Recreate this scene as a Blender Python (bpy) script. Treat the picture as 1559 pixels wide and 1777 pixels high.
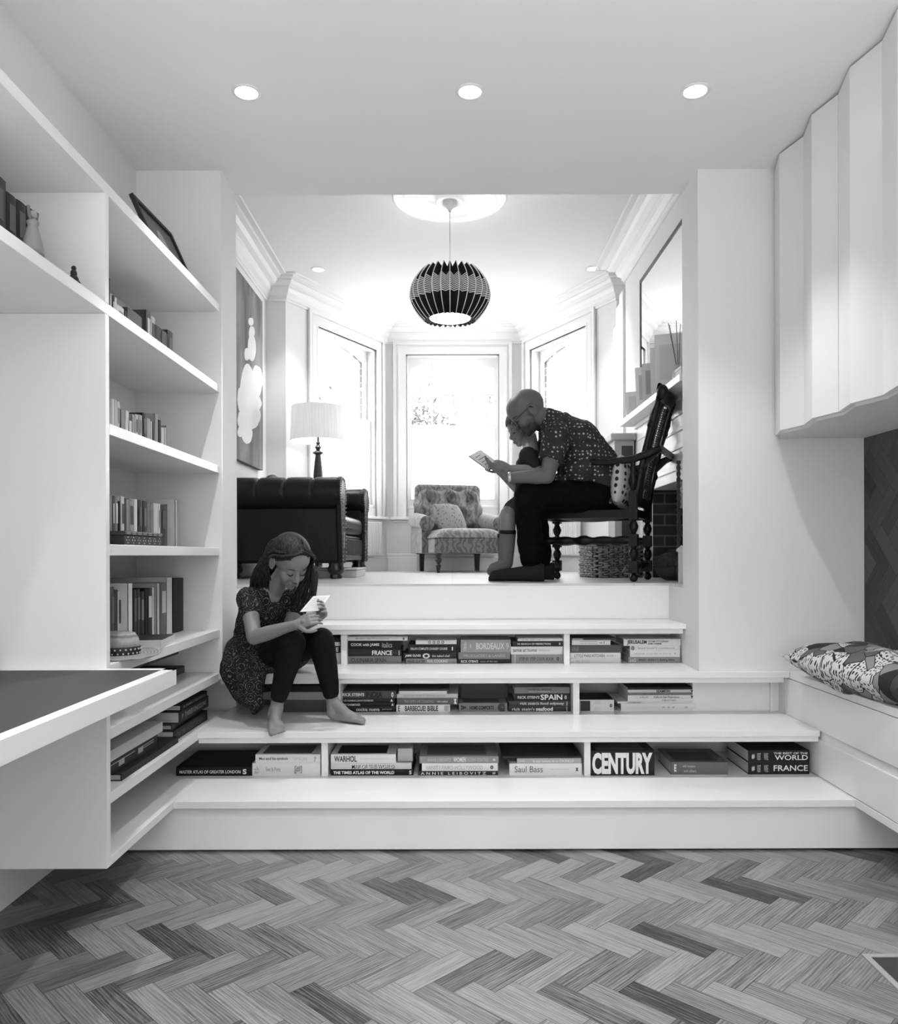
import bpy, bmesh, math, random
from math import sin, cos, pi, radians, sqrt, atan2
from mathutils import Vector, Matrix, noise
for o in list(bpy.data.objects): bpy.data.objects.remove(o)
SC = bpy.context.scene
C = SC.collection
RND = random.Random(7)

# ------------------------------------------------------------------ camera
CAMH = 1.1353; FPX = 1390.0; PX0 = 785.0; PY0 = 965.2
_p, _y, _r = -0.001, -0.0003, -0.0029
def _basis():
    F = Vector((sin(_y), cos(_y), 0)); R = Vector((cos(_y), -sin(_y), 0)); U = Vector((0, 0, 1))
    F, U = cos(_p)*F + sin(_p)*U, cos(_p)*U - sin(_p)*F
    R, U = cos(_r)*R + sin(_r)*U, cos(_r)*U - sin(_r)*R
    return R, U, F
CR, CU, CF = _basis()
cam = bpy.data.cameras.new('camera'); camo = bpy.data.objects.new('camera', cam); C.objects.link(camo)
camo.matrix_world = Matrix(((CR.x, CU.x, -CF.x, 0), (CR.y, CU.y, -CF.y, 0), (CR.z, CU.z, -CF.z, CAMH), (0, 0, 0, 1)))
cam.sensor_fit = 'HORIZONTAL'; cam.sensor_width = 36.0; cam.lens = 36.0*FPX/1559.0
cam.shift_x = (779.5-PX0)/1559.0; cam.shift_y = (PY0-888.5)/1559.0
cam.clip_start = 0.05; cam.clip_end = 200
SC.camera = camo
def at(px, py, Y):
    """world point on the plane y = Y that the photograph shows at pixel px, py"""
    d = CF + CR*((px-PX0)/FPX) + CU*((PY0-py)/FPX)
    return Vector((0, 0, CAMH)) + d*(Y/d.y)
def atx(px, py, X):
    d = CF + CR*((px-PX0)/FPX) + CU*((PY0-py)/FPX)
    return Vector((0, 0, CAMH)) + d*(X/d.x)

# ------------------------------------------------------------------ world, view, lights
SC.view_settings.view_transform = 'Standard'; SC.view_settings.look = 'None'
SC.view_settings.exposure = 0.72; SC.view_settings.gamma = 1.0; SC.view_settings.use_curve_mapping = False
W_STR = 7.0; REAR = 27.0; UPFILL = 92.0; DOWN = 36.0
w = bpy.data.worlds.new('overcast_sky'); SC.world = w; w.use_nodes = True
bg = w.node_tree.nodes['Background']; bg.inputs[0].default_value = (1, 1, 1, 1); bg.inputs[1].default_value = W_STR
def area(name, loc, rot, sx, sy, power, portal=False, spread=180):
    l = bpy.data.lights.new(name, 'AREA'); l.shape = 'RECTANGLE'; l.size = sx; l.size_y = sy; l.energy = power
    l.color = (1, 1, 1); l.spread = radians(spread)
    if portal: l.cycles.is_portal = True
    o = bpy.data.objects.new(name, l); o.location = loc; o.rotation_euler = rot; C.objects.link(o); return o
# added fill light behind the camera, in place of presumed glazing
area('rear_fill_light', (0.25, -2.9, 1.35), (radians(108), 0, 0), 3.0, 2.1, REAR)
# added unseen uplight behind the camera that brightens the ceiling
area('ceiling_fill_uplight', (0.25, -1.3, .12), (radians(180), 0, 0), 2.6, 2.4, UPFILL, spread=140)
# portals on the three bay sashes
area('bay_portal', (0.01, 7.98, 2.36), (radians(-90), 0, 0), .94, 1.5, 1, True)
for _s, _x in ((1, -1.06), (-1, 1.08)):
    area('bay_portal', (_x, 7.34, 2.36), (radians(-90), 0, radians(62.2*_s)), .94, 1.5, 1, True)

# ------------------------------------------------------------------ dimensions
XW, XS, XL, XJ, XB, XR = -1.45, -1.067, -1.06, 1.1335, 1.533, 1.9
Y1, Y2, YA, YB, YC, YD = 3.685, 3.919, 3.8835, 3.645, 3.343, 3.051
ZD, ZCC, ZB, ZA, ZU, ZC = .2, .4, .6, .8, .987, 2.9085
YV = 2.476; ZCU = 3.37; YF = 4.19           # divider, upper ceiling, top riser
YW = 7.85; YN = 6.51                        # bay back wall, nib

# ------------------------------------------------------------------ materials
MATS = {}
def mat(name, v, rough=.5, spec=.4, metal=0., coat=0., bump=None, sheen=0.):
    if name in MATS: return MATS[name]
    m = bpy.data.materials.new(name); m.use_nodes = True
    b = m.node_tree.nodes['Principled BSDF']
    c = (v, v, v, 1) if not isinstance(v, tuple) else (*v, 1)
    b.inputs['Base Color'].default_value = c; b.inputs['Roughness'].default_value = rough
    b.inputs['Specular IOR Level'].default_value = spec; b.inputs['Metallic'].default_value = metal
    b.inputs['Coat Weight'].default_value = coat; b.inputs['Sheen Weight'].default_value = sheen
    if bump:
        N = m.node_tree.nodes; L = m.node_tree.links
        tc = N.new('ShaderNodeTexCoord'); n = N.new('ShaderNodeTexNoise'); n.inputs['Scale'].default_value = bump[0]; n.inputs['Detail'].default_value = 4
        bp = N.new('ShaderNodeBump'); bp.inputs['Strength'].default_value = bump[1]; bp.inputs['Distance'].default_value = .01
        L.new(tc.outputs['Object'], n.inputs['Vector']); L.new(n.outputs['Fac'], bp.inputs['Height']); L.new(bp.outputs['Normal'], b.inputs['Normal'])
    MATS[name] = m; return m
def nodes(name, rough=.5, spec=.4):
    m = mat(name, .5, rough, spec); return m, m.node_tree.nodes, m.node_tree.links, m.node_tree.nodes['Principled BSDF']
def gray(v):
    v = round(v, 2) if v > .1 else round(v, 3)
    return mat('print_grey_%03d' % int(v*1000), v, .5, .18)
def ramp(N, stops, interp='LINEAR'):
    r = N.new('ShaderNodeValToRGB'); r.color_ramp.interpolation = interp
    e = r.color_ramp.elements
    while len(e) < len(stops): e.new(.5)
    for i, (p, v) in enumerate(stops): e[i].position = p; e[i].color = (v, v, v, 1)
    return r
WHITE = mat('white_paint', .80, .55, .3); WALLM = mat('wall_paint', .78, .75, .2); CEILM = mat('ceiling_paint', .80, .8, .2)
LACQ = mat('white_satin_lacquer', .80, .28, .4); TRIMM = mat('trim_gloss', .82, .35, .4)

# ------------------------------------------------------------------ mesh helpers
class MB:
    def __init__(s): s.v = []; s.f = []; s.M = Matrix.Identity(4)
    def add(s, vs, fs):
        n = len(s.v); s.v += [tuple(s.M @ Vector(p)) for p in vs]; s.f += [tuple(i+n for i in f) for f in fs]; return s
    def box(s, x0, x1, y0, y1, z0, z1):
        x0, x1 = min(x0, x1), max(x0, x1); y0, y1 = min(y0, y1), max(y0, y1); z0, z1 = min(z0, z1), max(z0, z1)
        return s.add([(x0,y0,z0),(x1,y0,z0),(x1,y1,z0),(x0,y1,z0),(x0,y0,z1),(x1,y0,z1),(x1,y1,z1),(x0,y1,z1)],
                     [(0,3,2,1),(4,5,6,7),(0,1,5,4),(1,2,6,5),(2,3,7,6),(3,0,4,7)])
    def prism(s, pts, axis, a, b):
        """polygon pts in the plane normal to axis, extruded a..b"""
        def P(u, v, t): return (t, u, v) if axis == 'x' else ((u, t, v) if axis == 'y' else (u, v, t))
        n = len(pts); vs = [P(u, v, a) for u, v in pts] + [P(u, v, b) for u, v in pts]
        return s.add(vs, [tuple(range(n))[::-1], tuple(range(n, 2*n))] + [(i, (i+1) % n, n+(i+1) % n, n+i) for i in range(n)])
    def lathe(s, prof, n=24, base=(0, 0, 0), axis=(0, 0, 1), cap=True):
        """prof: (radius, height) along axis from base"""
        q = Vector((0, 0, 1)).rotation_difference(Vector(axis).normalized()); b = Vector(base); vs = []
        for r, h in prof:
            for k in range(n):
                a = 2*pi*k/n; vs.append(tuple(b + q @ Vector((r*cos(a), r*sin(a), h))))
        fs = [(i*n+k, i*n+(k+1) % n, (i+1)*n+(k+1) % n, (i+1)*n+k) for i in range(len(prof)-1) for k in range(n)]
        if cap: fs += [tuple(range(n))[::-1], tuple(range((len(prof)-1)*n, len(prof)*n))]
        return s.add(vs, fs)
    def tube(s, pts, rad, n=8, cap=True, flat=None):
        """sweep a circle (or ellipse: flat=(k, up)) along pts; rad number or list"""
        P = [Vector(p) for p in pts]; m = len(P)
        R = [rad]*m if not hasattr(rad, '__len__') else list(rad)
        vs = []; up = None
        for i, p in enumerate(P):
            t = (P[min(i+1, m-1)] - P[max(i-1, 0)]).normalized()
            if up is None:
                up = Vector(flat[1]) if flat else (Vector((0, 0, 1)) if abs(t.z) < .9 else Vector((1, 0, 0)))
            u = (up - t*up.dot(t))
            if u.length < 1e-6: u = t.orthogonal()
            u.normalize(); w_ = t.cross(u); up = u
            for k in range(n):
                a = 2*pi*k/n; ku = flat[0] if flat else 1
                vs.append(tuple(p + u*(R[i]*ku*cos(a)) + w_*(R[i]*sin(a))))
        fs = [(i*n+k, i*n+(k+1) % n, (i+1)*n+(k+1) % n, (i+1)*n+k) for i in range(m-1) for k in range(n)]
        if cap: fs += [tuple(range(n))[::-1], tuple(range((m-1)*n, m*n))]
        return s.add(vs, fs)
    def bar(s, a, b, wx, wz, up=(0, 0, 1)):
        a = Vector(a); b = Vector(b); t = (b-a).normalized(); u = Vector(up); u = (u - t*u.dot(t)).normalized(); r = t.cross(u)
        vs = []
        for p in (a, b):
            for sx, sz in ((-1,-1),(1,-1),(1,1),(-1,1)): vs.append(tuple(p + r*(sx*wx/2) + u*(sz*wz/2)))
        return s.add(vs, [(0,1,2,3),(7,6,5,4),(0,4,5,1),(1,5,6,2),(2,6,7,3),(3,7,4,0)])
    def ball(s, c, r, n=16, m=10, R=None):
        """ellipsoid; r number or 3-tuple; R rotation matrix"""
        r = (r, r, r) if not hasattr(r, '__len__') else r; c = Vector(c); vs = []
        for i in range(m+1):
            th = pi*i/m
            for k in range(n):
                a = 2*pi*k/n; p = Vector((r[0]*sin(th)*cos(a), r[1]*sin(th)*sin(a), r[2]*cos(th)))
                if R: p = R @ p
                vs.append(tuple(c+p))
        return s.add(vs, [(i*n+k, (i+1)*n+k, (i+1)*n+(k+1) % n, i*n+(k+1) % n) for i in range(m) for k in range(n)])
    def grid(s, fn, nu, nv, closeu=False, closev=False):
        vs = [tuple(fn(i/(nu if closeu else nu-1), j/(nv if closev else nv-1))) for j in range(nv) for i in range(nu)]
        fs = []
        for j in range(nv if closev else nv-1):
            for i in range(nu if closeu else nu-1):
                fs.append((j*nu+i, j*nu+(i+1) % nu, ((j+1) % nv)*nu+(i+1) % nu, ((j+1) % nv)*nu+i))
        return s.add(vs, fs)
    def build(s, name, m, parent=None, smooth=False, bevel=0, seg=2, sub=0, angle=None, weld=False, recalc=True):
        me = bpy.data.meshes.new(name); me.from_pydata(s.v, [], s.f); 
        bm = bmesh.new(); bm.from_mesh(me)
        bmesh.ops.remove_doubles(bm, verts=bm.verts, dist=1e-6 if not weld else 1e-4)
        bad = [f for f in bm.faces if f.calc_area() < 1e-12]
        if bad: bmesh.ops.delete(bm, geom=bad, context='FACES_ONLY')
        if recalc: bmesh.ops.recalc_face_normals(bm, faces=bm.faces)
        bm.to_mesh(me); bm.free()
        for mm in (m if isinstance(m, list) else [m]): me.materials.append(mm)
        o = bpy.data.objects.new(name, me); C.objects.link(o)
        if parent: o.parent = parent
        if smooth: me.shade_smooth()
        if bevel:
            b = o.modifiers.new('bevel', 'BEVEL'); b.width = bevel; b.segments = seg; b.limit_method = 'ANGLE'; b.angle_limit = radians(40)
        if sub:
            q = o.modifiers.new('sub', 'SUBSURF'); q.levels = sub; q.render_levels = sub
        if angle is not None:
            me.shade_smooth(); 
            try: me.set_sharp_from_angle(angle=radians(angle))
            except Exception: pass
        return o
def tag(o, label=None, cat=None, group=None, kind=None):
    if label: o['label'] = label
    if cat: o['category'] = cat
    if group: o['group'] = group
    if kind: o['kind'] = kind
    return o
def thing(name, label, cat, loc=(0, 0, 0), rz=0, group=None):
    o = bpy.data.objects.new(name, None); o.empty_display_size = .05; C.objects.link(o); o.location = loc; o.rotation_euler = (0, 0, rz)
    return tag(o, label, cat, group)
def struct(name, mb, m, **k):
    par = k.get('parent'); o = mb.build(name, m, **k)
    if not par: o['kind'] = 'structure'
    return o
def copy_tree(o, parent=None):
    c = o.copy(); C.objects.link(c)
    if parent: c.parent = parent
    for ch in list(o.children): copy_tree(ch, c)
    return c
def B(*a): return MB().box(*a)
# ------------------------------------------------------------------ herringbone plank surfaces
def herring(L, wd, region, name, m, place, gap=.0012, ang=45):
    """planks clipped to region (u0,u1,v0,v1); place(u,v)->xyz; one face per plank with uv + random value"""
    u0, u1, v0, v1 = region; ca, sa = cos(radians(ang)), sin(radians(ang))
    bm = bmesh.new(); uvl = bm.loops.layers.uv.new('grain'); rl = bm.faces.layers.float.new('plank'); r = random.Random(3)
    def clip(poly):
        for (ax, lim, sg) in ((0, u0, 1), (0, u1, -1), (1, v0, 1), (1, v1, -1)):
            out = []
            for i in range(len(poly)):
                a, b = poly[i-1], poly[i]; da = sg*(a[ax]-lim); db = sg*(b[ax]-lim)
                if (da >= 0) != (db >= 0):
                    t = da/(da-db); out.append(tuple(a[q]+(b[q]-a[q])*t for q in range(4)))
                if db >= 0: out.append(b)
            poly = out
            if len(poly) < 3: return None
        return poly
    N = int((u1-u0+v1-v0)/wd)+8
    for mrow in range(-40, 41):
        for k in range(-N, N):
            for typ in (0, 1):
                ox, oy = mrow*L, -mrow*L
                if typ == 0: a0, b0, a1, b1 = k*wd+ox, k*wd+oy, k*wd+L+ox, k*wd+wd+oy
                else: a0, b0, a1, b1 = k*wd+ox, k*wd+wd+oy, k*wd+wd+ox, k*wd+wd+L+oy
                cx, cy = (a0+a1)/2, (b0+b1)/2; X = cx*ca+cy*sa; Y = -cx*sa+cy*ca
                if X < u0-L or X > u1+L or Y < v0-L or Y > v1+L: continue
                g = gap/2; sd = r.random()*50; col = r.random()
                q = []
                for (a, b) in ((a0+g, b0+g), (a1-g, b0+g), (a1-g, b1-g), (a0+g, b1-g)):
                    lu, lv = (a-a0, b-b0) if typ == 0 else (b-b0, a-a0)
                    q.append((a*ca+b*sa, -a*sa+b*ca, lu+sd, lv+sd*1.7))
                q = clip(q)
                if not q: continue
                vs = [bm.verts.new(place(p[0], p[1])) for p in q]
                try: f = bm.faces.new(vs)
                except ValueError: continue
                f[rl] = col
                for lp, p in zip(f.loops, q): lp[uvl].uv = (p[2], p[3])
    me = bpy.data.meshes.new(name); bm.normal_update(); bm.to_mesh(me); bm.free(); me.materials.append(m)
    o = bpy.data.objects.new(name, me); C.objects.link(o); return o
def oak(name, lo, hi, rough=.38, attr='plank', contrast=1.0):
    m, N, L, b = nodes(name, rough, .4)
    uv = N.new('ShaderNodeUVMap'); uv.uv_map = 'grain'
    mp = N.new('ShaderNodeMapping'); mp.inputs['Scale'].default_value = (3.0, 60, 1); L.new(uv.outputs[0], mp.inputs[0])
    n1 = N.new('ShaderNodeTexNoise'); n1.inputs['Scale'].default_value = 1.6; n1.inputs['Detail'].default_value = 6; n1.inputs['Distortion'].default_value = 1.1; L.new(mp.outputs[0], n1.inputs[0])
    mp2 = N.new('ShaderNodeMapping'); mp2.inputs['Scale'].default_value = (14, 300, 1); L.new(uv.outputs[0], mp2.inputs[0])
    n2 = N.new('ShaderNodeTexNoise'); n2.inputs['Scale'].default_value = 1.5; n2.inputs['Detail'].default_value = 3; L.new(mp2.outputs[0], n2.inputs[0])
    mp3 = N.new('ShaderNodeMapping'); mp3.inputs['Scale'].default_value = (1.6, 16, 1); L.new(uv.outputs[0], mp3.inputs[0])
    wv = N.new('ShaderNodeTexWave'); wv.wave_type = 'BANDS'; wv.bands_direction = 'Y'; wv.inputs['Scale'].default_value = 2.2; wv.inputs['Distortion'].default_value = 9; wv.inputs['Detail'].default_value = 2; wv.inputs['Detail Scale'].default_value = .8; L.new(mp3.outputs[0], wv.inputs[0])
    at_ = N.new('ShaderNodeAttribute'); at_.attribute_name = attr
    rp = ramp(N, [(0, 0.0), (.10, .25), (.25, .50), (.6, .66), (1, .92)]); L.new(at_.outputs['Fac'], rp.inputs[0])
    def math_(op, a, b2, c=None):
        q = N.new('ShaderNodeMath'); q.operation = op
        for i, x in enumerate((a, b2, c)):
            if x is None: continue
            if isinstance(x, (int, float)): q.inputs[i].default_value = x
            else: L.new(x, q.inputs[i])
        return q.outputs[0]
    g = math_('MULTIPLY_ADD', n1.outputs['Fac'], .9*contrast, -.45*contrast)
    g = math_('MULTIPLY_ADD', n2.outputs['Fac'], .5*contrast, math_('SUBTRACT', g, .25*contrast))
    g = math_('MULTIPLY_ADD', wv.outputs['Fac'], .22*contrast, math_('SUBTRACT', g, .11*contrast))
    v = math_('ADD', rp.outputs[0], g)
    mr = N.new('ShaderNodeMapRange'); mr.inputs['To Min'].default_value = lo; mr.inputs['To Max'].default_value = hi; L.new(v, mr.inputs[0])
    L.new(mr.outputs[0], b.inputs['Base Color'])
    bp = N.new('ShaderNodeBump'); bp.inputs['Strength'].default_value = .25; bp.inputs['Distance'].default_value = .002; L.new(n2.outputs['Fac'], bp.inputs['Height']); L.new(bp.outputs[0], b.inputs['Normal'])
    return m
OAK = oak('oak_parquet', .022, .250, contrast=1.35); OAKD = oak('dark_fumed_oak', .012, .085, .45)

fl = herring(.245, .0755, (XW, XR, -3.0, 3.12), 'floor', OAK, lambda u, v: (u, v, 0)); fl['kind'] = 'structure'
struct('trim_1', B(XW-.2, XR+.2, -3.1, 3.9, -.06, -.0025), mat('floor_joint', .05, .8))
# ------------------------------------------------------------------ lower room shell
struct('ceiling', B(-1.7, 2.1, -3.1, Y2, ZC, ZCU+.1), CEILM)
struct('wall_left', B(XW-.12, XW, -3.0, Y1, -.05, ZC), WALLM)
struct('wall_back_left', B(XW-.12, XL, Y1, Y2, ZB, ZC), WALLM)
struct('wall_back_right', B(XJ, XR+.12, Y1, Y2, ZB, ZC), WALLM)
struct('wall_right', B(XR, XR+.12, -3.0, Y1, -.05, ZC), WALLM)
rw = MB(); rw.box(XW-.12, XR+.12, -3.1, -3.0, -.05, ZC)
struct('wall_rear', rw, WALLM)
pn = herring(.245, .0755, (-2.4, Y1-.004, .602, 1.678), 'wall_right_panelling', OAKD, lambda u, v: (XR-.006, u, v)); pn['kind'] = 'structure'
struct('trim_2', B(XR-.005, XR, -2.4, Y1, .602, 1.678), mat('dark_joint', .01, .8))

# ------------------------------------------------------------------ seating steps (one built-in unit)
steps = thing('step_seating', 'white lacquered seating steps with open book shelves in the risers', 'steps', (0, YD, 0))
def sp(name, mb, m=LACQ, **k):
    k.setdefault('bevel', .0015); o = mb.build(name, m, parent=steps, **k); o.location = -steps.location; return o
sp('plinth', B(XW, XR, YD+.022, YD+.045, .007, .172))
sp('tread', B(XS, XB, YD, 3.80, ZD-.028, ZD))
sp('tread', B(XS, XB, YC, 3.95, ZCC-.026, ZCC))
sp('tread', MB().box(XS, XB, YB, Y1, ZB-.026, ZB).box(XL, XJ, Y1, 4.17, ZB-.026, ZB))
sp('tread', B(XL, XJ, YA, YF, ZA-.025, ZA))
sp('rail', B(XS, XB, YC+.014, YC+.034, ZCC-.050, ZCC-.026))
sp('rail', B(XS+.006, XB-.02, YB+.014, YB+.034, ZB-.050, ZB-.026))
sp('rail', B(XL, XJ-.012, YA+.014, YA+.034, ZA-.049, ZA-.025))
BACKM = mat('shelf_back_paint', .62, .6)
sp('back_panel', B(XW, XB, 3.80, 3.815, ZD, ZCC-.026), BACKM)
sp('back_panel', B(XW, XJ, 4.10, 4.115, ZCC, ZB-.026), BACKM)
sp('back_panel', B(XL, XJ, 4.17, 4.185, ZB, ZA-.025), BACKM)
sp('riser_panel', MB().box(XL, XJ, YF, YF+.02, ZA, ZU-.012))
sp('infill_panel', MB().box(XJ-.006, XB, 3.765, 3.785, ZCC, ZB-.026).box(XB-.045, XB-.03, 3.752, 3.765, ZCC, ZB-.026))
def divider(px0, px1, Yf, Yb, z0, z1):
    a = at(px0, 1200, Yf).x; b = at(px1, 1200, Yf).x
    sp('divider', B(a, b, Yf, Yb, z0, z1))
divider(592, 602.6, 3.925, 4.17, ZB, ZA-.025); divider(979.5, 989.5, 3.925, 4.17, ZB, ZA-.025)
divider(995, 1006, 3.69, 4.10, ZCC, ZB-.026); divider(580, 591, 3.69, 4.10, ZCC, ZB-.026)
divider(557.5, 569, 3.39, 3.80, ZD, ZCC-.026); divider(1014, 1025, 3.39, 3.80, ZD, ZCC-.026)
# ------------------------------------------------------------------ left bookcase
bc = thing('bookcase', 'tall white built-in bookcase running along the left wall, joined to the steps', 'bookcase', (XS, YV, .172))
def bp_(name, mb, m=LACQ, **k):
    k.setdefault('bevel', .0015); o = mb.build(name, m, parent=bc, **k); o.location = -bc.location; return o
TH = .035
ST = [(2.257, -1.6), (1.8845, -1.6), (1.5145, YV+.018), (1.138, YV+.018), (.764, YV+.018)]
for z, ya in ST: bp_('shelf', B(XW, XS, ya, Y1, z, z+TH))
for z in (ZB, ZCC, ZD): bp_('shelf', B(XW, XS, YV+.018, Y1 if z == ZB else 3.80, z-TH if z > .3 else z-.028, z))
bp_('divider_panel', MB().box(XW, XS, YV-.009, YV+.018, 1.92, 2.257).box(XW, XS, YV-.009, YV+.018, .172, 1.8845))
bp_('end_panel', B(XW, XL+.004, Y1-.012, Y1-.001, ZB, 2.257))
# ------------------------------------------------------------------ desk
dk = thing('desk', 'white cantilevered desk with a dark grey inlaid top, projecting in front of the bookcase', 'desk', (-1.1, 1.4, .74))
dz = .79; dx = -.851
o = MB().box(XW, dx, -.4, YV-.010, dz-.05, dz-.002).build('desk_top', LACQ, dk, bevel=.0015); o.location = -dk.location
o = MB().box(XW, dx-.036, -.4, YV-.045, dz-.003, dz).build('inlay', mat('desk_linoleum', .055, .6, .2), dk, bevel=.0008); o.location = -dk.location
o = MB().box(dx-.034, dx, -.4, YV-.010, dz-.003, dz).box(XW, dx, YV-.043, YV-.010, dz-.003, dz).build('rim', LACQ, dk); o.location = -dk.location

# ------------------------------------------------------------------ bench on the right
bn = thing('bench', 'long white window-seat bench with drawer fronts along the right wall', 'bench', (XB, 2, .172))
def bb(name, mb, m=LACQ, **k):
    k.setdefault('bevel', .0015); o = mb.build(name, m, parent=bn, **k); o.location = -bn.location; return o
bb('seat_board', B(XB+.001, XR, -1.5, Y1-.001, ZB-.03, ZB))
for i, (ya, yb) in enumerate(((YC+.001+.0, Y1-.002), (1.9, YC-.0015), (.3, 1.897))):
    pass
bb('drawer_front', B(XB+.002, XB+.022, -1.2, Y1-.002, ZCC-.004, ZB-.033))
bb('drawer_front', B(XB+.002, XB+.022, -1.2, Y1-.002, .205, ZCC-.04))
bb('shadow_rail', B(XB+.010, XB+.03, -1.2, Y1-.002, ZCC-.040, ZCC-.004))
bb('bottom_board', B(XB+.001, XR, -1.5, Y1-.001, .172, .202))
# ------------------------------------------------------------------ folded wall cupboards on the right
zig = [(3.684, 1.485), (3.528, 1.445), (3.374, 1.483), (3.213, 1.445), (3.068, 1.481), (2.902, 1.443), (2.749, 1.479), (2.593, 1.444), (2.44, 1.48)]
for i in range(5): zig += [(zig[-1][0]-.155, 1.443), (zig[-1][0]-.31, 1.48)]
cz0, cz1 = 1.681, ZC-.012
cb = thing('wall_cupboard', 'white wall cupboards with vertically folded doors above the bench', 'cupboard', (1.6, 2, cz0))
bodypts = [(y, x+.018) for y, x in zig]
pts = [(x, y) for y, x in bodypts] + [(XR, zig[-1][0]), (XR, zig[0][0])]
o = MB().prism(pts, 'z', cz0-.012, cz0+.006).prism([(x+.03, y) for y, x in bodypts]+[(XR, zig[-1][0]), (XR, zig[0][0])], 'z', cz0+.006, cz1).build('carcass', mat('cupboard_carcass', .72, .5), cb); o.location = -cb.location
for i in range(0, len(zig)-4, 4):
    seg = zig[i:i+5]; g = .0022
    a = [(x, y) for y, x in seg]; a[0] = (a[0][0], a[0][1]-g); a[-1] = (a[-1][0], a[-1][1]+g)
    b = [(x+.02, y) for x, y in a][::-1]
    o = MB().prism(a+b, 'z', cz0, cz1).build('door', LACQ, cb, bevel=.001); o.location = -cb.location
struct('trim_3', B(1.50, XR, zig[-1][0], Y1, cz1+.002, ZC), mat('painted_gap_shade', .04, .8))  # dark strip paints in the shade of the gap above the doors
# ------------------------------------------------------------------ downlights
LAMP = bpy.data.materials.new('lamp_glow'); LAMP.use_nodes = True
_b = LAMP.node_tree.nodes['Principled BSDF']; _b.inputs['Emission Color'].default_value = (1, 1, 1, 1); _b.inputs['Emission Strength'].default_value = 12
def downlight(x, y, z, label, group, power, r=.042, spot=True):
    t = thing('downlight', label, 'ceiling light', (x, y, z), 0, group)
    MB().lathe([(r*1.32, 0), (r*1.32, -.003), (r*1.1, -.006), (r, -.004), (r, -.001)], 32, cap=False).build('bezel', mat('downlight_bezel', .75, .4), t, smooth=True)
    MB().lathe([(.001, -.0025), (r, -.0025)], 32, cap=False).build('lens', LAMP, t)
    if power:
        l = bpy.data.lights.new('downlight_beam', 'SPOT'); l.energy = power; l.spot_size = radians(82); l.spot_blend = .7; l.shadow_soft_size = .02
        lo = bpy.data.objects.new('downlight_beam', l); lo.location = (x, y, z-.012); C.objects.link(lo)
lx = (-.782, .0725, .9333); nm = ('leftmost', 'middle', 'rightmost')
for i, x in enumerate(lx):
    downlight(x, 3.062, ZC, 'round recessed ceiling downlight, %s of the three near the opening' % nm[i], 'downlights in the near ceiling', DOWN)
for yy in (1.35, -.35):
    for x in lx:
        l = bpy.data.lights.new('downlight_beam', 'SPOT'); l.energy = DOWN*1.3; l.spot_size = radians(82); l.spot_blend = .7; l.shadow_soft_size = .025
        lo = bpy.data.objects.new('downlight_beam', l); lo.location = (x, yy, ZC-.012); C.objects.link(lo)
# floor socket hatch at the right edge
h = thing('floor_hatch', 'square oak-framed floor hatch with a dark insert at right edge of parquet', 'floor hatch', (1.25, 2.05, 0))
ca, cc = at(1493, 1660, 2.27), None
x0 = (1493-785)*(1.1353)/(1660-964); y0 = 1390*1.1353/(1660-964)
m_ = MB()
for bx in ((0, .5, -.018, 0), (0, .018, -.5, -.018)): m_.box(x0+bx[0], x0+bx[1], y0+bx[2], y0+bx[3], .0006, .004)
o = m_.build('frame', mat('hatch_oak', .30, .4), h); o.location = -h.location
m_ = MB().box(x0+.018, x0+.5, y0-.5, y0-.018, .0006, .0025); o = m_.build('insert', mat('hatch_insert', .03, .4), h); o.location = -h.location
# ------------------------------------------------------------------ closers under the steps
struct('wall_left_foot', B(XW-.12, XW, Y1, 4.3, -.05, ZB), WALLM)
struct('wall_step_end', MB().box(XB, XR+.12, Y1, 3.95, -.05, ZB).box(XW-.12, XR+.12, 4.185, 4.21, -.05, .8).box(XJ, XB, 3.817, 4.2, .0, ZB).box(XW, XB, 3.817, 4.2, 0, ZD-.03), WALLM)
# ------------------------------------------------------------------ upper room shell
m, N, L, b = nodes('pale_floorboards', .32, .45)
tc = N.new('ShaderNodeTexCoord'); mp = N.new('ShaderNodeMapping'); mp.inputs['Scale'].default_value = (1.0, 9, 1); L.new(tc.outputs['Object'], mp.inputs[0])
n1 = N.new('ShaderNodeTexNoise'); n1.inputs['Scale'].default_value = 5; n1.inputs['Detail'].default_value = 5; L.new(mp.outputs[0], n1.inputs[0])
rp = ramp(N, [(.3, .55), (.7, .74)]); L.new(n1.outputs['Fac'], rp.inputs[0])
br = N.new('ShaderNodeTexBrick'); br.inputs['Color1'].default_value = (1,1,1,1); br.inputs['Color2'].default_value = (.86,.86,.86,1); br.inputs['Mortar'].default_value = (.45,.45,.45,1)
br.inputs['Scale'].default_value = 1; br.inputs['Mortar Size'].default_value = .002; br.inputs['Brick Width'].default_value = 1.9; br.inputs['Row Height'].default_value = .12; L.new(tc.outputs['Object'], br.inputs[0])
mx = N.new('ShaderNodeMix'); mx.data_type = 'RGBA'; mx.blend_type = 'MULTIPLY'; mx.inputs[0].default_value = 1; L.new(rp.outputs[0], mx.inputs[6]); L.new(br.outputs[0], mx.inputs[7]); L.new(mx.outputs[2], b.inputs['Base Color'])
BOARD = m
fp = MB().box(-1.75, 1.75, YF, YW+.1, ZU-.012, ZU).box(-1.75, XL, Y2, YF, ZU-.012, ZU).box(XJ, 1.75, Y2, YF, ZU-.012, ZU)
struct('floor_upper', fp, BOARD)
struct('wall_stairwell', MB().box(-1.75, XL, Y2, YF+.03, .0, ZU-.013).box(XJ, 1.75, Y2, YF+.03, ZB, ZU-.013).box(-1.75, 1.75, YF+.02, YW+.1, ZU-.2, ZU-.013), WALLM)
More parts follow.
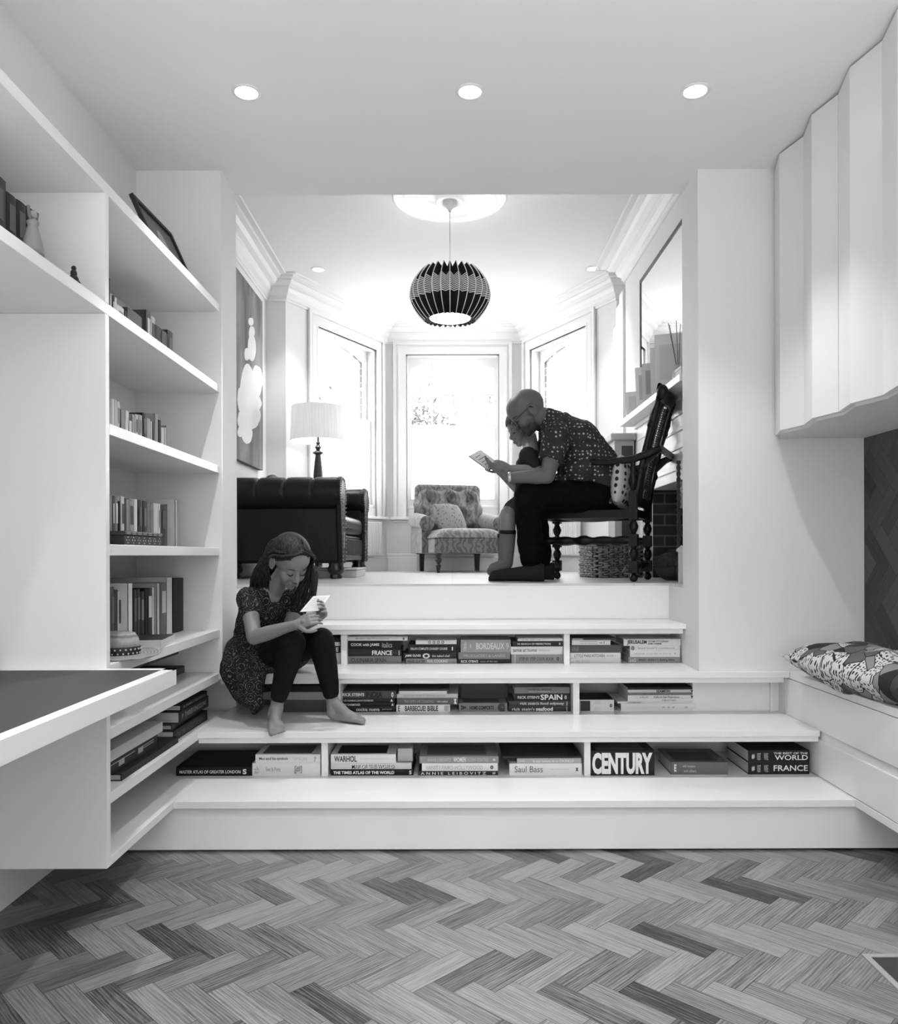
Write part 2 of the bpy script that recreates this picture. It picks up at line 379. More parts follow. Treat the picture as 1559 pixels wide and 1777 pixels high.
struct('ceiling_upper', B(-2.2, 2.2, Y2, YW+.6, ZCU, ZCU+.1), CEILM)
struct('wall_upper_front', MB().box(-1.75, XL, Y2, Y2+.02, ZU, ZCU).box(XJ, 1.75, Y2, Y2+.02, ZU, ZCU).box(XL, XJ, Y2, Y2+.02, ZC, ZCU), WALLM)
PL = [(-1.51, Y2+.02), (-1.51, YN), (-1.35, YN), (-.645, YW), (.68, YW), (1.34, YN), (1.50, YN), (1.50, 6.09), (1.32, 6.09), (1.32, Y2+.02)]
struct('wall_upper_left', MB().box(-1.75, -1.51, Y2, YN+.25, ZU, ZCU).box(-1.52, -1.35, YN, YN+.25, ZU, ZCU), WALLM)
struct('wall_upper_right', MB().box(1.34, 1.75, YN, YN+.25, ZU, ZCU).box(1.50, 1.75, 6.0, YN+.1, ZU, ZCU), WALLM)
FY0, FY1, FZ = 4.42, 5.28, 1.56      # fireplace recess
struct('wall_chimney_breast', MB().box(1.32, 1.75, Y2+.02, 6.09, FZ, ZCU).box(1.32, 1.75, Y2+.02, FY0, ZU, FZ).box(1.32, 1.75, FY1, 6.09, ZU, FZ), WALLM)
def inset_path(P, d):
    """offset open path inward (room on the right-hand side when walking left wall -> back -> right wall)"""
    out = []
    for i, p in enumerate(P):
        ns = []
        if i > 0: a, b = P[i-1], P[i]; t = Vector((b[0]-a[0], b[1]-a[1])).normalized(); ns.append(Vector((t.y, -t.x)))
        if i < len(P)-1: a, b = P[i], P[i+1]; t = Vector((b[0]-a[0], b[1]-a[1])).normalized(); ns.append(Vector((t.y, -t.x)))
        n = ns[0] if len(ns) == 1 else (ns[0]+ns[1])/(1+ns[0].dot(ns[1]))
        out.append((p[0]+n.x*d, p[1]+n.y*d))
    return out
def sweep_profile(P, prof, name, m, kind=True):
    mb = MB(); rows = [[(x, y, z) for x, y in inset_path(P, d)] for d, z in prof]; n = len(P)
    vs = [v for r in rows for v in r]; fs = [(j*n+i, j*n+i+1, (j+1)*n+i+1, (j+1)*n+i) for j in range(len(rows)-1) for i in range(n-1)]
    mb.add(vs, fs); o = mb.build(name, m); 
    if kind: o['kind'] = 'structure'
    return o
z = ZCU
sweep_profile(PL, [(0, z-.165), (.012, z-.165), (.014, z-.15), (.024, z-.145), (.024, z-.125), (.05, z-.105), (.062, z-.075), (.062, z-.062), (.10, z-.048), (.118, z-.03), (.118, z-.022), (.15, z-.016), (.155, z-.001)], 'trim_4', TRIMM)
sweep_profile(PL, [(.155, z-.0015), (.185, z-.004), (.19, z-.010), (.20, z-.010), (.205, z-.001)], 'trim_5', TRIMM)
sweep_profile(PL[:8], [(0, ZU+.17), (.010, ZU+.168), (.016, ZU+.15), (.010, ZU+.142), (.014, ZU+.13), (.022, ZU+.125), (.022, ZU)], 'baseboard_upper', TRIMM)

# ------------------------------------------------------------------ bay windows
GL = bpy.data.materials.new('window_glass'); GL.use_nodes = True; N = GL.node_tree.nodes; L = GL.node_tree.links; N.clear()
out = N.new('ShaderNodeOutputMaterial'); tr = N.new('ShaderNodeBsdfTransparent'); gs = N.new('ShaderNodeBsdfGlossy'); gs.inputs['Roughness'].default_value = .02
mxs = N.new('ShaderNodeMixShader'); mxs.inputs[0].default_value = .05; L.new(tr.outputs[0], mxs.inputs[1]); L.new(gs.outputs[0], mxs.inputs[2]); L.new(mxs.outputs[0], out.inputs[0])
FG = bpy.data.materials.new('frosted_glass'); FG.use_nodes = True; N = FG.node_tree.nodes; L = FG.node_tree.links; N.clear()
out = N.new('ShaderNodeOutputMaterial'); tr = N.new('ShaderNodeBsdfTranslucent'); tr.inputs[0].default_value = (.95, .95, .95, 1); t2 = N.new('ShaderNodeBsdfTransparent')
mxs = N.new('ShaderNodeMixShader'); mxs.inputs[0].default_value = .35; L.new(tr.outputs[0], mxs.inputs[1]); L.new(t2.outputs[0], mxs.inputs[2]); L.new(mxs.outputs[0], out.inputs[0])
BR, N, L, b = nodes('brickwork', .85, .2)
tc = N.new('ShaderNodeTexCoord'); bk = N.new('ShaderNodeTexBrick'); bk.inputs['Scale'].default_value = 1; bk.inputs['Brick Width'].default_value = .215; bk.inputs['Row Height'].default_value = .07; bk.inputs['Mortar Size'].default_value = .006
bk.inputs['Color1'].default_value = (.22,.22,.22,1); bk.inputs['Color2'].default_value = (.32,.32,.32,1); bk.inputs['Mortar'].default_value = (.5,.5,.5,1)
sx = N.new('ShaderNodeSeparateXYZ'); cx = N.new('ShaderNodeCombineXYZ'); ad = N.new('ShaderNodeMath'); ad.operation = 'ADD'
L.new(tc.outputs['Object'], sx.inputs[0]); L.new(sx.outputs[0], ad.inputs[0]); L.new(sx.outputs[1], ad.inputs[1]); L.new(ad.outputs[0], cx.inputs[0]); L.new(sx.outputs[2], cx.inputs[1]); L.new(cx.outputs[0], bk.inputs[0]); L.new(bk.outputs[0], b.inputs['Base Color'])
def wall_frame(A, Bp):
    t = Vector((Bp[0]-A[0], Bp[1]-A[1], 0)); ln = t.length; t.normalize(); n = Vector((-t.y, t.x, 0))
    return Matrix(((t.x, n.x, 0, A[0]), (t.y, n.y, 0, A[1]), (0, 0, 1, 0), (0, 0, 0, 1))), ln
WZ0, WZ1, WM = 1.62, 3.10, 2.425
def bay_window(idx, A, Bp, c, label):
    """wall from A to B (seen from inside, left to right) with a sash window centred at distance c"""
    M, ln = wall_frame(A, Bp); hw = .456
    def mb(): q = MB(); q.M = M; return q
    w_ = mb(); w_.box(0, c-hw, 0, .30, ZU, ZCU).box(c+hw, ln, 0, .30, ZU, ZCU).box(c-hw, c+hw, 0, .30, ZU, WZ0-.03).box(c-hw, c+hw, 0, .30, WZ1, ZCU)
    struct('wall_bay_%s' % ('left', 'centre', 'right')[idx], w_, WALLM)
    r = thing('window_%d' % (idx+1), label, None, tuple(M @ Vector((c, 0, WZ0)))); r['kind'] = 'structure'
    def P(name, q, mm=TRIMM, **k):
        o = q.build(name, mm, parent=r, **k); o.location = -r.location; return o
    q = mb()
    for a, d, s in ((.125, .012, 0), (.125, .03, .095), (.075, .02, .0), (.018, .022, 0)):
        lo = c-hw-a; hi = c+hw+a
        if s: q.box(lo, lo+.03, -d, 0, ZU+.52, WZ1+a).box(hi-.03, hi, -d, 0, ZU+.52, WZ1+a).box(lo+.03, hi-.03, -d, 0, WZ1+a-.03, WZ1+a)
        else: q.box(lo, c-hw, -d, 0, ZU+.52, WZ1+a).box(c+hw, hi, -d, 0, ZU+.52, WZ1+a).box(c-hw, c+hw, -d, 0, WZ1, WZ1+a)
    P('casing', q)
    P('sill', mb().box(c-hw-.16, c+hw+.16, -.055, .0, ZU+.495, ZU+.522).box(c-hw-.13, c+hw+.13, -.02, 0, ZU+.47, ZU+.495).box(c-hw, c+hw, 0, .12, WZ0-.03, WZ0), bevel=.006)
    P('box_frame', mb().box(c-hw, c-hw+.015, .0, .13, WZ0, WZ1).box(c+hw-.015, c+hw, .0, .13, WZ0, WZ1).box(c-hw, c+hw, .0, .13, WZ1-.012, WZ1))
    # lower sash
    g0, g1 = c-hw+.015, c+hw-.015
    s1 = mb().box(g0, g0+.032, .04, .075, WZ0, WM).box(g1-.032, g1, .04, .075, WZ0, WM).box(g0+.032, g1-.032, .04, .075, WZ0, WZ0+.07).box(g0+.032, g1-.032, .04, .075, WM-.03, WM)
    so = P('lower_sash', s1)
    o = mb().box(g0+.032, g1-.032, .055, .059, WZ0+.07, WM-.03).build('frosted_pane', FG, parent=so)
    o = mb().box(c-.03, c+.03, .035, .045, WM-.006, WM+.006).build('catch', mat('dull_metal', .4, .4, metal=.8), parent=so)
    # upper sash with arched head and glazing bars
    q = mb(); q.box(g0, g0+.032, .082, .117, WM-.03, WZ1-.012).box(g1-.032, g1, .082, .117, WM-.03, WZ1-.012).box(g0+.032, g1-.032, .082, .117, WM-.03, WM+.005)
    a0, a1 = g0+.032, g1-.032; n = 16; arc = []
    for i in range(n+1):
        t = i/n; arc.append((a0+(a1-a0)*t, 2.985+.075*(1-(2*t-1)**2)))
    q.prism(arc+[(a1, WZ1-.012), (a0, WZ1-.012)], 'y', .082, .117)
    for k in (1, 2, 3):
        x = a0+(a1-a0)*k/4; q.box(x-.009, x+.009, .088, .112, WM, 3.04)
    q.box(a0, a1, .089, .111, 2.715, 2.731)
    uo = P('upper_sash', q)
    mb().box(a0, a1, .098, .102, WM, 3.05).build('pane', GL, parent=uo)
    return M
bay_window(0, PL[2], PL[3], .57*1.514, 'left angled sash window of the bay, behind the lampshade')
bay_window(1, PL[3], PL[4], .652, 'centre sash window of the bay with frosted lower pane')
bay_window(2, PL[4], PL[5], .43*1.49, 'right angled sash window of the bay, behind the seated man')
# brick reveals outside the angled windows
for (A, Bp, c, s) in ((PL[2], PL[3], .863, 1), (PL[4], PL[5], .64, -1)):
    M, ln = wall_frame(A, Bp); q = MB(); q.M = M; hw = .456
    if s > 0: q.box(c+hw-.04, c+hw+.1, .15, .42, 1.5, 3.2)
    else: q.box(c-hw-.1, c-hw+.04, .15, .42, 1.5, 3.2)
    arc = [(c-hw+(2*hw)*i/12, 2.97+.1*(1-(2*i/12-1)**2)) for i in range(13)]
    q.prism(arc+[(c+hw, 3.25), (c-hw, 3.25)], 'y', .15, .42)
    struct('wall_outer_brick', q, BR)
# ------------------------------------------------------------------ garden beyond the bay
LEAF = mat('garden_leaf', .05, .7)
def foliage(cx, cy, cz, rx, ry, rz, n, seed, label):
    r = random.Random(seed); q = MB()
    for _ in range(n):
        d = Vector((r.gauss(0, .5), r.gauss(0, .5), r.gauss(0, .5))); p = Vector((cx+d.x*rx, cy+d.y*ry, cz+d.z*rz))
        s = r.uniform(.035, .085); u = Vector((r.gauss(0,1), r.gauss(0,1), r.gauss(0,1))).normalized(); v = u.orthogonal().normalized()
        q.add([tuple(p+u*s), tuple(p+v*s*.4), tuple(p-u*s), tuple(p-v*s*.4)], [(0, 1, 2, 3)])
    t = thing('garden_tree', label, 'tree', (cx, cy, -1))
    o = q.build('foliage', LEAF, t, recalc=False); o.location = -t.location
    o = MB().tube([(cx, cy, -1), (cx+.05, cy, cz-.3), (cx-.1, cy, cz+.3)], [.06, .04, .02]).tube([(cx, cy, cz-.5), (cx+.4, cy, cz+.3)], [.03, .01]).build('branch', mat('bark', .1, .9), t); o.location = -t.location
foliage(-.6, 12.2, 3.0, .60, .4, .50, 560, 1, 'leafy shrub seen through the left half of the centre bay window')
foliage(.95, 12.6, 3.2, .28, .3, .9, 170, 2, 'thin sparse branches seen through the right edge of the centre bay window')
foliage(-3.0, 12, 3.2, 1.2, .6, .9, 380, 3, 'leafy tree seen through the left angled bay window')
foliage(3.2, 12, 3.3, .9, .6, .9, 330, 4, 'leafy tree seen through the right angled bay window')
struct('ground_garden', B(-14, 14, 8.6, 40, -1.2, -1.0), mat('garden_ground', .35, .9))

# ------------------------------------------------------------------ ceiling rose and pendant
rx, ry = -.01, 5.01
rose = MB().lathe([(.36, 0), (.36, -.006), (.345, -.012), (.33, -.006), (.30, -.006), (.29, -.018), (.265, -.020), (.255, -.008), (.20, -.010), (.15, -.012), (.095, -.014), (.088, -.028), (.070, -.034), (.062, -.02), (.03, -.02)], 64, (rx, ry, ZCU), cap=False).build('ceiling_rose', TRIMM, smooth=True)
tag(rose, 'round moulded plaster ceiling rose above the pendant light', 'ceiling rose')
pt = thing('pendant_lamp', 'black and white pleated paper pendant lamp hanging from the ceiling rose', 'pendant lamp', (rx, ry, 2.76))
def pp(name, q, m, par=pt, **k):
    o = q.build(name, m, parent=par, **k); 
    if par is pt: o.location = -pt.location
    return o
pp('canopy', MB().lathe([(.045, 3.35-.0), (.045, 3.325), (.03, 3.315), (.012, 3.295), (.008, 3.285)], 32, (rx, ry, 0), cap=False), mat('canopy_grey', .55, .5), smooth=True)
pp('cord', MB().tube([(rx, ry, 3.29), (rx, ry, 2.80)], .0022, 6), mat('cord_grey', .35, .6))
PLM, N, L, b = nodes('pleated_paper', .8, .1)
uv = N.new('ShaderNodeUVMap'); uv.uv_map = 'pleat'; sx = N.new('ShaderNodeSeparateXYZ'); L.new(uv.outputs[0], sx.inputs[0])
def M_(op, a, b2=None, c=None):
    q = N.new('ShaderNodeMath'); q.operation = op
    for i, x in enumerate((a, b2, c)):
        if x is None: continue
        if isinstance(x, (int, float)): q.inputs[i].default_value = x
        else: L.new(x, q.inputs[i])
    return q.outputs[0]
u_, v_ = sx.outputs[0], sx.outputs[1]
edge = M_('LESS_THAN', u_, .13)
band = M_('MULTIPLY', M_('GREATER_THAN', v_, .36), M_('LESS_THAN', v_, .73))
stripe = M_('LESS_THAN', M_('FRACT', M_('MULTIPLY', v_, 27)), .50)
wht = M_('MAXIMUM', edge, M_('MULTIPLY', band, stripe))
mr = N.new('ShaderNodeMapRange'); mr.inputs['To Min'].default_value = .018; mr.inputs['To Max'].default_value = .85; L.new(wht, mr.inputs[0]); L.new(mr.outputs[0], b.inputs['Base Color'])
NP = 28; rows = 25; z0, z1 = 2.60, 2.925
def prof(t):   # radius along height (t 0 bottom .. 1 top)
    return .150+.097*sin(pi*min(1, max(0, (t*.94+.03))))**.85 - .02*(t-.5)*(-1 if t < .5 else .3)
me = bpy.data.meshes.new('shade'); bm = bmesh.new(); ul = bm.loops.layers.uv.new('pleat'); V = {}
for j in range(rows+1):
    t = j/rows
    for k in range(2*NP):
        a = pi*k/NP; ridge = (k % 2 == 0); R = prof(t)+(.008 if ridge else -.020); zz = z0+(z1-z0)*t
        if not ridge: zz = z0+.014+(z1-z0-.046)*t
        V[j, k] = bm.verts.new((rx+R*cos(a), ry+R*sin(a), zz))
for j in range(rows):
    for k in range(2*NP):
        k2 = (k+1) % (2*NP); f = bm.faces.new((V[j, k], V[j, k2], V[j+1, k2], V[j+1, k]))
        ua, ub = (0, 1) if k % 2 == 0 else (1, 0)
        for lp, (uu, vv) in zip(f.loops, ((ua, j/rows), (ub, j/rows), (ub, (j+1)/rows), (ua, (j+1)/rows))): lp[ul].uv = (uu, vv)
bm.normal_update(); bm.to_mesh(me); bm.free(); me.materials.append(PLM); so = bpy.data.objects.new('shade', me); C.objects.link(so); so.parent = pt; so.location = -pt.location
LIN = mat('shade_liner', .88, .8)
pp('liner', MB().grid(lambda a, t: (rx+(prof(t)-.026)*cos(2*pi*a), ry+(prof(t)-.026)*sin(2*pi*a), z0+.016+(z1-z0-.045)*t), 56, 16, closeu=True), LIN, smooth=True, recalc=False)
pp('bulb', MB().ball((rx, ry, 2.745), (.045, .045, .06)), LAMP, smooth=True)
pp('bulb_holder', MB().lathe([(.02, 2.795), (.02, 2.86), (.004, 2.87)], 16, (rx, ry, 0)), mat('dark_metal', .03, .4))
l = bpy.data.lights.new('pendant_bulb_light', 'POINT'); l.energy = 11; l.shadow_soft_size = .05
lo = bpy.data.objects.new('pendant_bulb_light', l); lo.location = (rx, ry, 2.64); C.objects.link(lo)
for px, nme in ((552, 'left'), (1029, 'right')):
    p = at(px, 466, 6.25); downlight(p.x, 6.25, ZCU, 'small recessed downlight near the bay, %s of the pendant' % nme, 'downlights in the far ceiling', 26)
# ------------------------------------------------------------------ floor lamp
lp = thing('floor_lamp', 'turned dark wood lamp with a wide pale drum shade behind the leather sofa', 'lamp', (-1.064, 6.36, ZU))
def lpp(name, prof, m, **k): return MB().lathe(prof, 32, **k).build(name, m, lp, smooth=True, angle=50)
DW = mat('dark_turned_wood', .035, .35)
lpp('base', [(.11, 0), (.11, .015), (.08, .035), (.04, .05), (.03, .07)], DW)
lpp('stem', [(.03, .07), (.036, .3), (.042, .7), (.036, .82), (.022, .94), (.022, .95), (.030, .955), (.045, .965), (.032, .975), (.014, .985), (.020, 1.0), (.026, 1.008), (.018, 1.02), (.010, 1.03), (.016, 1.045), (.008, 1.055), (.008, 1.12)], DW)
SHD, N, L, b = nodes('lampshade_fabric', .9, .1)
tc = N.new('ShaderNodeTexCoord'); mp = N.new('ShaderNodeMapping'); mp.inputs['Scale'].default_value = (90, 90, 1); L.new(tc.outputs['Object'], mp.inputs[0]); nz = N.new('ShaderNodeTexNoise'); nz.inputs['Scale'].default_value = 1.2; L.new(mp.outputs[0], nz.inputs[0])
rp = ramp(N, [(.3, .68), (.7, .78)]); L.new(nz.outputs['Fac'], rp.inputs[0]); L.new(rp.outputs[0], b.inputs['Base Color'])
trn = N.new('ShaderNodeBsdfTranslucent'); L.new(rp.outputs[0], trn.inputs[0]); mxs = N.new('ShaderNodeMixShader'); mxs.inputs[0].default_value = .25; ou = N['Material Output']; L.new(b.outputs[0], mxs.inputs[1]); L.new(trn.outputs[0], mxs.inputs[2]); L.new(mxs.outputs[0], ou.inputs[0])
zt, zb_ = 2.315-ZU, 2.045-ZU
q = MB().grid(lambda a, t: (.219*(1-.05*t)*cos(2*pi*a), .219*(1-.05*t)*sin(2*pi*a), zb_+(zt-zb_)*t), 64, 3, closeu=True); q.build('lamp_shade', SHD, lp, smooth=True, recalc=False)
MB().tube([(0, 0, 1.12), (0, 0, 1.16)], .015).build('lamp_holder', DW, lp); MB().ball((0, 0, 1.19), .028).build('bulb', LAMP, lp, smooth=True)
l = bpy.data.lights.new('floor_lamp_light', 'POINT'); l.energy = 1.6; l.shadow_soft_size = .04
lo = bpy.data.objects.new('floor_lamp_light', l); lo.location = (-1.064, 6.36, ZU+1.14); C.objects.link(lo)
# ------------------------------------------------------------------ radiators
RADM = mat('radiator_enamel', .76, .3)
def radiator(M, w_, label):
    t = thing('radiator', label, 'radiator', tuple(M @ Vector((0, 0, 0))), 0, 'radiators under the bay windows')
    q = MB(); q.M = M; q.box(0, w_, -.085, -.035, .15, .155); n = int(w_/.028)
    for i in range(n):
        x = w_*(i+.5)/n; q.box(x-.010, x+.010, -.088, -.04, .155, .455)
    q.box(0, w_, -.076, -.045, .16, .45)
    o = q.build('panel', RADM, t, bevel=.003); o.location = -t.location
    q = MB(); q.M = M; q.box(0, w_, -.088, -.04, .455, .465); o = q.build('top_grille', RADM, t); o.location = -t.location
    q = MB(); q.M = M; q.tube([(-.03, -.06, 0), (-.03, -.06, .17), (0, -.06, .18)], .008); o = q.build('pipe', RADM, t); o.location = -t.location
    q = MB(); q.M = M; q.tube([(-.03, -.06, .17), (-.03, -.06, .26)], .02, 12); o = q.build('valve', mat('valve_chrome', .55, .25, metal=.6), t, smooth=True); o.location = -t.location
M, ln = wall_frame(PL[3], PL[4]); radiator(M @ Matrix.Translation((.33, 0, ZU)), .75, 'white panel radiator under the centre bay window behind the armchair')
M, ln = wall_frame(PL[4], PL[5]); radiator(M @ Matrix.Translation((.25, 0, ZU)), .8, 'white panel radiator under the right bay window behind the dark chair')
M, ln = wall_frame(PL[2], PL[3]); radiator(M @ Matrix.Translation((.55, 0, ZU)), .75, 'white panel radiator under the left bay window beside the sofa')
# ------------------------------------------------------------------ painting on the left wall
pa = thing('painting', 'tall canvas painting of pale shapes on a grey ground, hung on the far left wall', 'painting', (-1.508, 5.77, 1.80))
CV, N, L, b = nodes('painted_canvas', .7, .2)
tc = N.new('ShaderNodeTexCoord'); nz = N.new('ShaderNodeTexNoise'); nz.inputs['Scale'].default_value = 2.4; nz.inputs['Detail'].default_value = 8; nz.inputs['Distortion'].default_value = .6
mp = N.new('ShaderNodeMapping'); mp.inputs['Scale'].default_value = (1, 2.0, .6); L.new(tc.outputs['Object'], mp.inputs[0]); L.new(mp.outputs[0], nz.inputs[0]); rp = ramp(N, [(.3, .10), (.5, .19), (.72, .33)]); L.new(nz.outputs['Fac'], rp.inputs[0]); L.new(rp.outputs[0], b.inputs['Base Color'])
o = B(-1.508, -1.472, 5.25, 6.23, 1.80, 3.11).build('canvas', CV, pa); o.location = -pa.location
q = MB(); PT = mat('painted_pale_shapes', .72, .7)
for i, (x, y, a, b2) in enumerate([(268,470,17,26),(274,560,20,42),(275,690,27,92),(236,742,20,42),(240,1000,48,150),(318,960,36,100),(184,1120,24,92),(280,1150,60,66),(232,1290,62,80),(286,1260,44,82),(236,1410,34,62),(182,1390,22,36)]):
    pts = []
    for k in range(22):
        w_ = 1+.16*noise.noise(Vector((cos(2*pi*k/22)*1.4+i*3.1, sin(2*pi*k/22)*1.4, .3)))
        P = atx((x+1.3*a*w_*cos(2*pi*k/22))/4.8+380, (y+1.25*b2*w_*sin(2*pi*k/22))/4.8+460, -1.4715)
        pts.append((P.y, P.z))
    q.prism(pts, 'x', -1.472, -1.4705-.00005*i)
o = q.build('painted_shapes', PT, pa); o.location = -pa.location
# ------------------------------------------------------------------ mirror, mantelpiece, fireplace
mi = thing('mirror', 'large black-framed mirror standing on the mantelpiece at far right', 'mirror', (1.315, 4.8, 2.095))
o = B(1.300, 1.304, 4.27, 5.50, 2.107, 3.0).build('glass', mat('mirror_silver', .92, .02, metal=1.0), mi); o.location = -mi.location
o = MB().box(1.296, 1.318, 5.50, 5.525, 2.093, 3.025).box(1.296, 1.318, 4.25, 5.50, 3.0, 3.025).box(1.296, 1.318, 4.25, 5.50, 2.093, 2.107).build('mirror_frame', mat('mirror_frame_black', .02, .4), mi); o.location = -mi.location
mt = thing('mantelpiece', 'white moulded mantelpiece with a deep shelf around the brick fireplace', 'mantelpiece', (1.25, 4.9, ZU))
def mm(name, q, **k):
    k.setdefault('bevel', .003); o = q.build(name, TRIMM, mt, **k); o.location = -mt.location
mm('shelf', B(1.20, 1.319, 4.22, 5.73, 2.05, 2.092))
mm('frieze', MB().box(1.300, 1.319, 4.30, 5.62, 1.56, 2.05).box(1.285, 1.319, 4.27, 5.66, 2.02, 2.05).box(1.292, 1.319, 4.32, 5.60, 1.93, 1.95).box(1.292, 1.319, 4.32, 5.60, 1.84, 1.86).box(1.292, 1.319, 4.32, 5.58, 1.74, 1.77).box(1.290, 1.319, 4.32, 5.56, 1.62, 1.65))
mm('leg', MB().box(1.300, 1.319, 5.30, 5.56, ZU, 1.56).box(1.29, 1.319, 5.34, 5.37, ZU+.15, 1.56).box(1.29, 1.319, 5.43, 5.46, ZU+.15, 1.56).box(1.287, 1.319, 5.29, 5.58, ZU, ZU+.14))
mm('leg', MB().box(1.300, 1.319, 4.24, 4.42, ZU, 1.56).box(1.287, 1.319, 4.23, 4.44, ZU, ZU+.14))
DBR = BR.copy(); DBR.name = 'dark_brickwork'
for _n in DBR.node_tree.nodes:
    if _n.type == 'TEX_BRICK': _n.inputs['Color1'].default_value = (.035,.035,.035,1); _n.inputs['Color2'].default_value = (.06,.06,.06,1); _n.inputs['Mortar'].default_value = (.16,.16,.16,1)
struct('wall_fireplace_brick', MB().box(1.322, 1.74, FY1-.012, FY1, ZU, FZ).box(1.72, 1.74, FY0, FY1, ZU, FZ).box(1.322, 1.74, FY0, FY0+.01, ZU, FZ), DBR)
# stepped white alcove cupboards between chimney breast and bay
ac = thing('alcove_cupboard', 'white stepped alcove cupboard between the chimney breast and the bay window', 'cupboard', (1.4, 6.2, ZU))
for i, (a, b2, zt_) in enumerate(((6.092, 6.22, 3.15), (6.222, 6.36, 3.09), (6.362, 6.505, 2.96))):
    o = B(1.30+.004*i, 1.498, a, b2, ZU, zt_).build('upright_panel', TRIMM, ac, bevel=.004); o.location = -ac.location
# ------------------------------------------------------------------ lettering
_TX = {}
def text_shape(s, bold=0.0):
    k = (s, bold)
    if k not in _TX:
        cu = bpy.data.curves.new('lettering', 'FONT'); cu.body = s; cu.size = 1; cu.offset = bold; cu.extrude = 0; cu.resolution_u = 3
        o = bpy.data.objects.new('lettering', cu); C.objects.link(o); bpy.context.view_layer.update()
        me = o.evaluated_get(bpy.context.evaluated_depsgraph_get()).to_mesh()
        v = [tuple(x.co) for x in me.vertices]; f = [tuple(p.vertices) for p in me.polygons]
        x0 = min(a[0] for a in v); x1 = max(a[0] for a in v); y0 = min(a[1] for a in v); y1 = max(a[1] for a in v)
        v = [((a[0]-x0)/(x1-x0), (a[1]-y0)/(y1-y0)) for a in v]
        o.evaluated_get(bpy.context.evaluated_depsgraph_get()).to_mesh_clear()
        bpy.data.objects.remove(o); bpy.data.curves.remove(cu); _TX[k] = (v, f)
    return _TX[k]
def lettering(s, org, ux, uy, m, parent, bold=0.0, name='title'):
    """text filling the parallelogram org + ux*a + uy*b"""
    v, f = text_shape(s, bold); org, ux, uy = Vector(org), Vector(ux), Vector(uy)
    q = MB().add([tuple(org+ux*a+uy*b) for a, b in v], f)
    return q.build(name, m, parent, recalc=False)
PAGES, N, L, b = nodes('book_pages', .8, .1)
tc = N.new('ShaderNodeTexCoord'); mp = N.new('ShaderNodeMapping'); mp.inputs['Scale'].default_value = (3, 3, 900); L.new(tc.outputs['Object'], mp.inputs[0]); nz = N.new('ShaderNodeTexNoise'); nz.inputs['Scale'].default_value = 1; L.new(mp.outputs[0], nz.inputs[0]); rp = ramp(N, [(.35, .42), (.65, .62)]); L.new(nz.outputs['Fac'], rp.inputs[0]); L.new(rp.outputs[0], b.inputs['Base Color'])
def flat_book(x0, x1, yf, d, z0, z1, g, label, group=None, titles=(), rz=0, hard=True, topg=None):
    """book lying flat with its spine towards -y. titles: (text, px-fractions a0,a1, height fractions b0,b1, grey, bold)"""
    w_, h_ = x1-x0, z1-z0; c = (x0+x1)/2
    t = thing('book', label, 'book', (c, yf+d/2, z0), rz, group)
    hw = w_/2; hd = d/2; th = min(.003, h_*.18) if hard else .0006; pr = .003 if hard else 0
    q = MB(); nn = 5; cur = .003 if hard else .001
    prof = [(-hd+.004-.004*sin(pi*k/nn)-0, z) for k, z in ((k, th+(h_-2*th)*k/nn) for k in range(nn+1))]
    q.box(-hw, hw, -hd+.002, hd, 0, th); q.box(-hw, hw, -hd+.002, hd, h_-th, h_)
    outer = [(-hd+.002, 0)]+[(-hd+.002-cur*sin(pi*k/nn), h_*k/nn) for k in range(1, nn)]+[(-hd+.002, h_)]
    q.prism(outer+[(-hd+.005, h_), (-hd+.005, 0)], 'x', -hw, hw)
    q.build('cover', gray(g), t, bevel=.0006, seg=1)
    MB().box(-hw+pr, hw-pr, -hd+.005, hd-pr, th, h_-th).build('pages', PAGES, t)
    for tt in titles:
        s, a0, a1, b0, b1, tg = tt[:6]; bold = tt[6] if len(tt) > 6 else .015
        lettering(s, (-hw+w_*a0, -hd-.0022, h_*b0), (w_*(a1-a0), 0, 0), (0, 0, h_*(b1-b0)), gray(tg), t, bold)
    if topg is not None:
        MB().box(-hw*.82, hw*.7, -hd*.8, hd*.5, h_, h_+.0004).build('cover_picture', gray(topg), t)
    return t
def stack(Yf, z0, rows, loc, group):
    """rows bottom-up: (px0, px1, pytop, pybottom, grey, depth, description, titles, opts)"""
    z = z0; n = len(rows)
    for i, r in enumerate(rows):
        x0 = at(r[0], 1200, Yf).x; x1 = at(r[1], 1200, Yf).x; h_ = (r[3]-r[2])*Yf/FPX
        op = r[8] if len(r) > 8 else {}
        flat_book(x0, x1, Yf+op.get('dy', 0), r[5], z, z+h_-.0004, r[4], r[6]+' '+loc, group, r[7], op.get('rz', 0), op.get('hard', True), op.get('topg'))
        z += h_
GA, GB_, GC_ = 'books in the upper riser shelf', 'books in the middle riser shelf', 'books in the lowest riser shelf'
zA, zB2, zC2 = ZB, ZCC, ZD; YFA, YFB, YFC = 3.965, 3.765, 3.405
stack(YFA, zA, [(562, 591, 1132, 1151, .55, .2, 'grey-spined book, lowest behind', []), (562, 591, 1120, 1132, .03, .2, 'black-spined book, second up behind', [('E', .75, .9, .2, .8, .8)]), (562, 590, 1113, 1120, .75, .2, 'thin white-spined book, topmost but one behind', []), (562, 590, 1105, 1113, .02, .2, 'thin black book on top behind', [])], 'girl, upper riser shelf', GA)
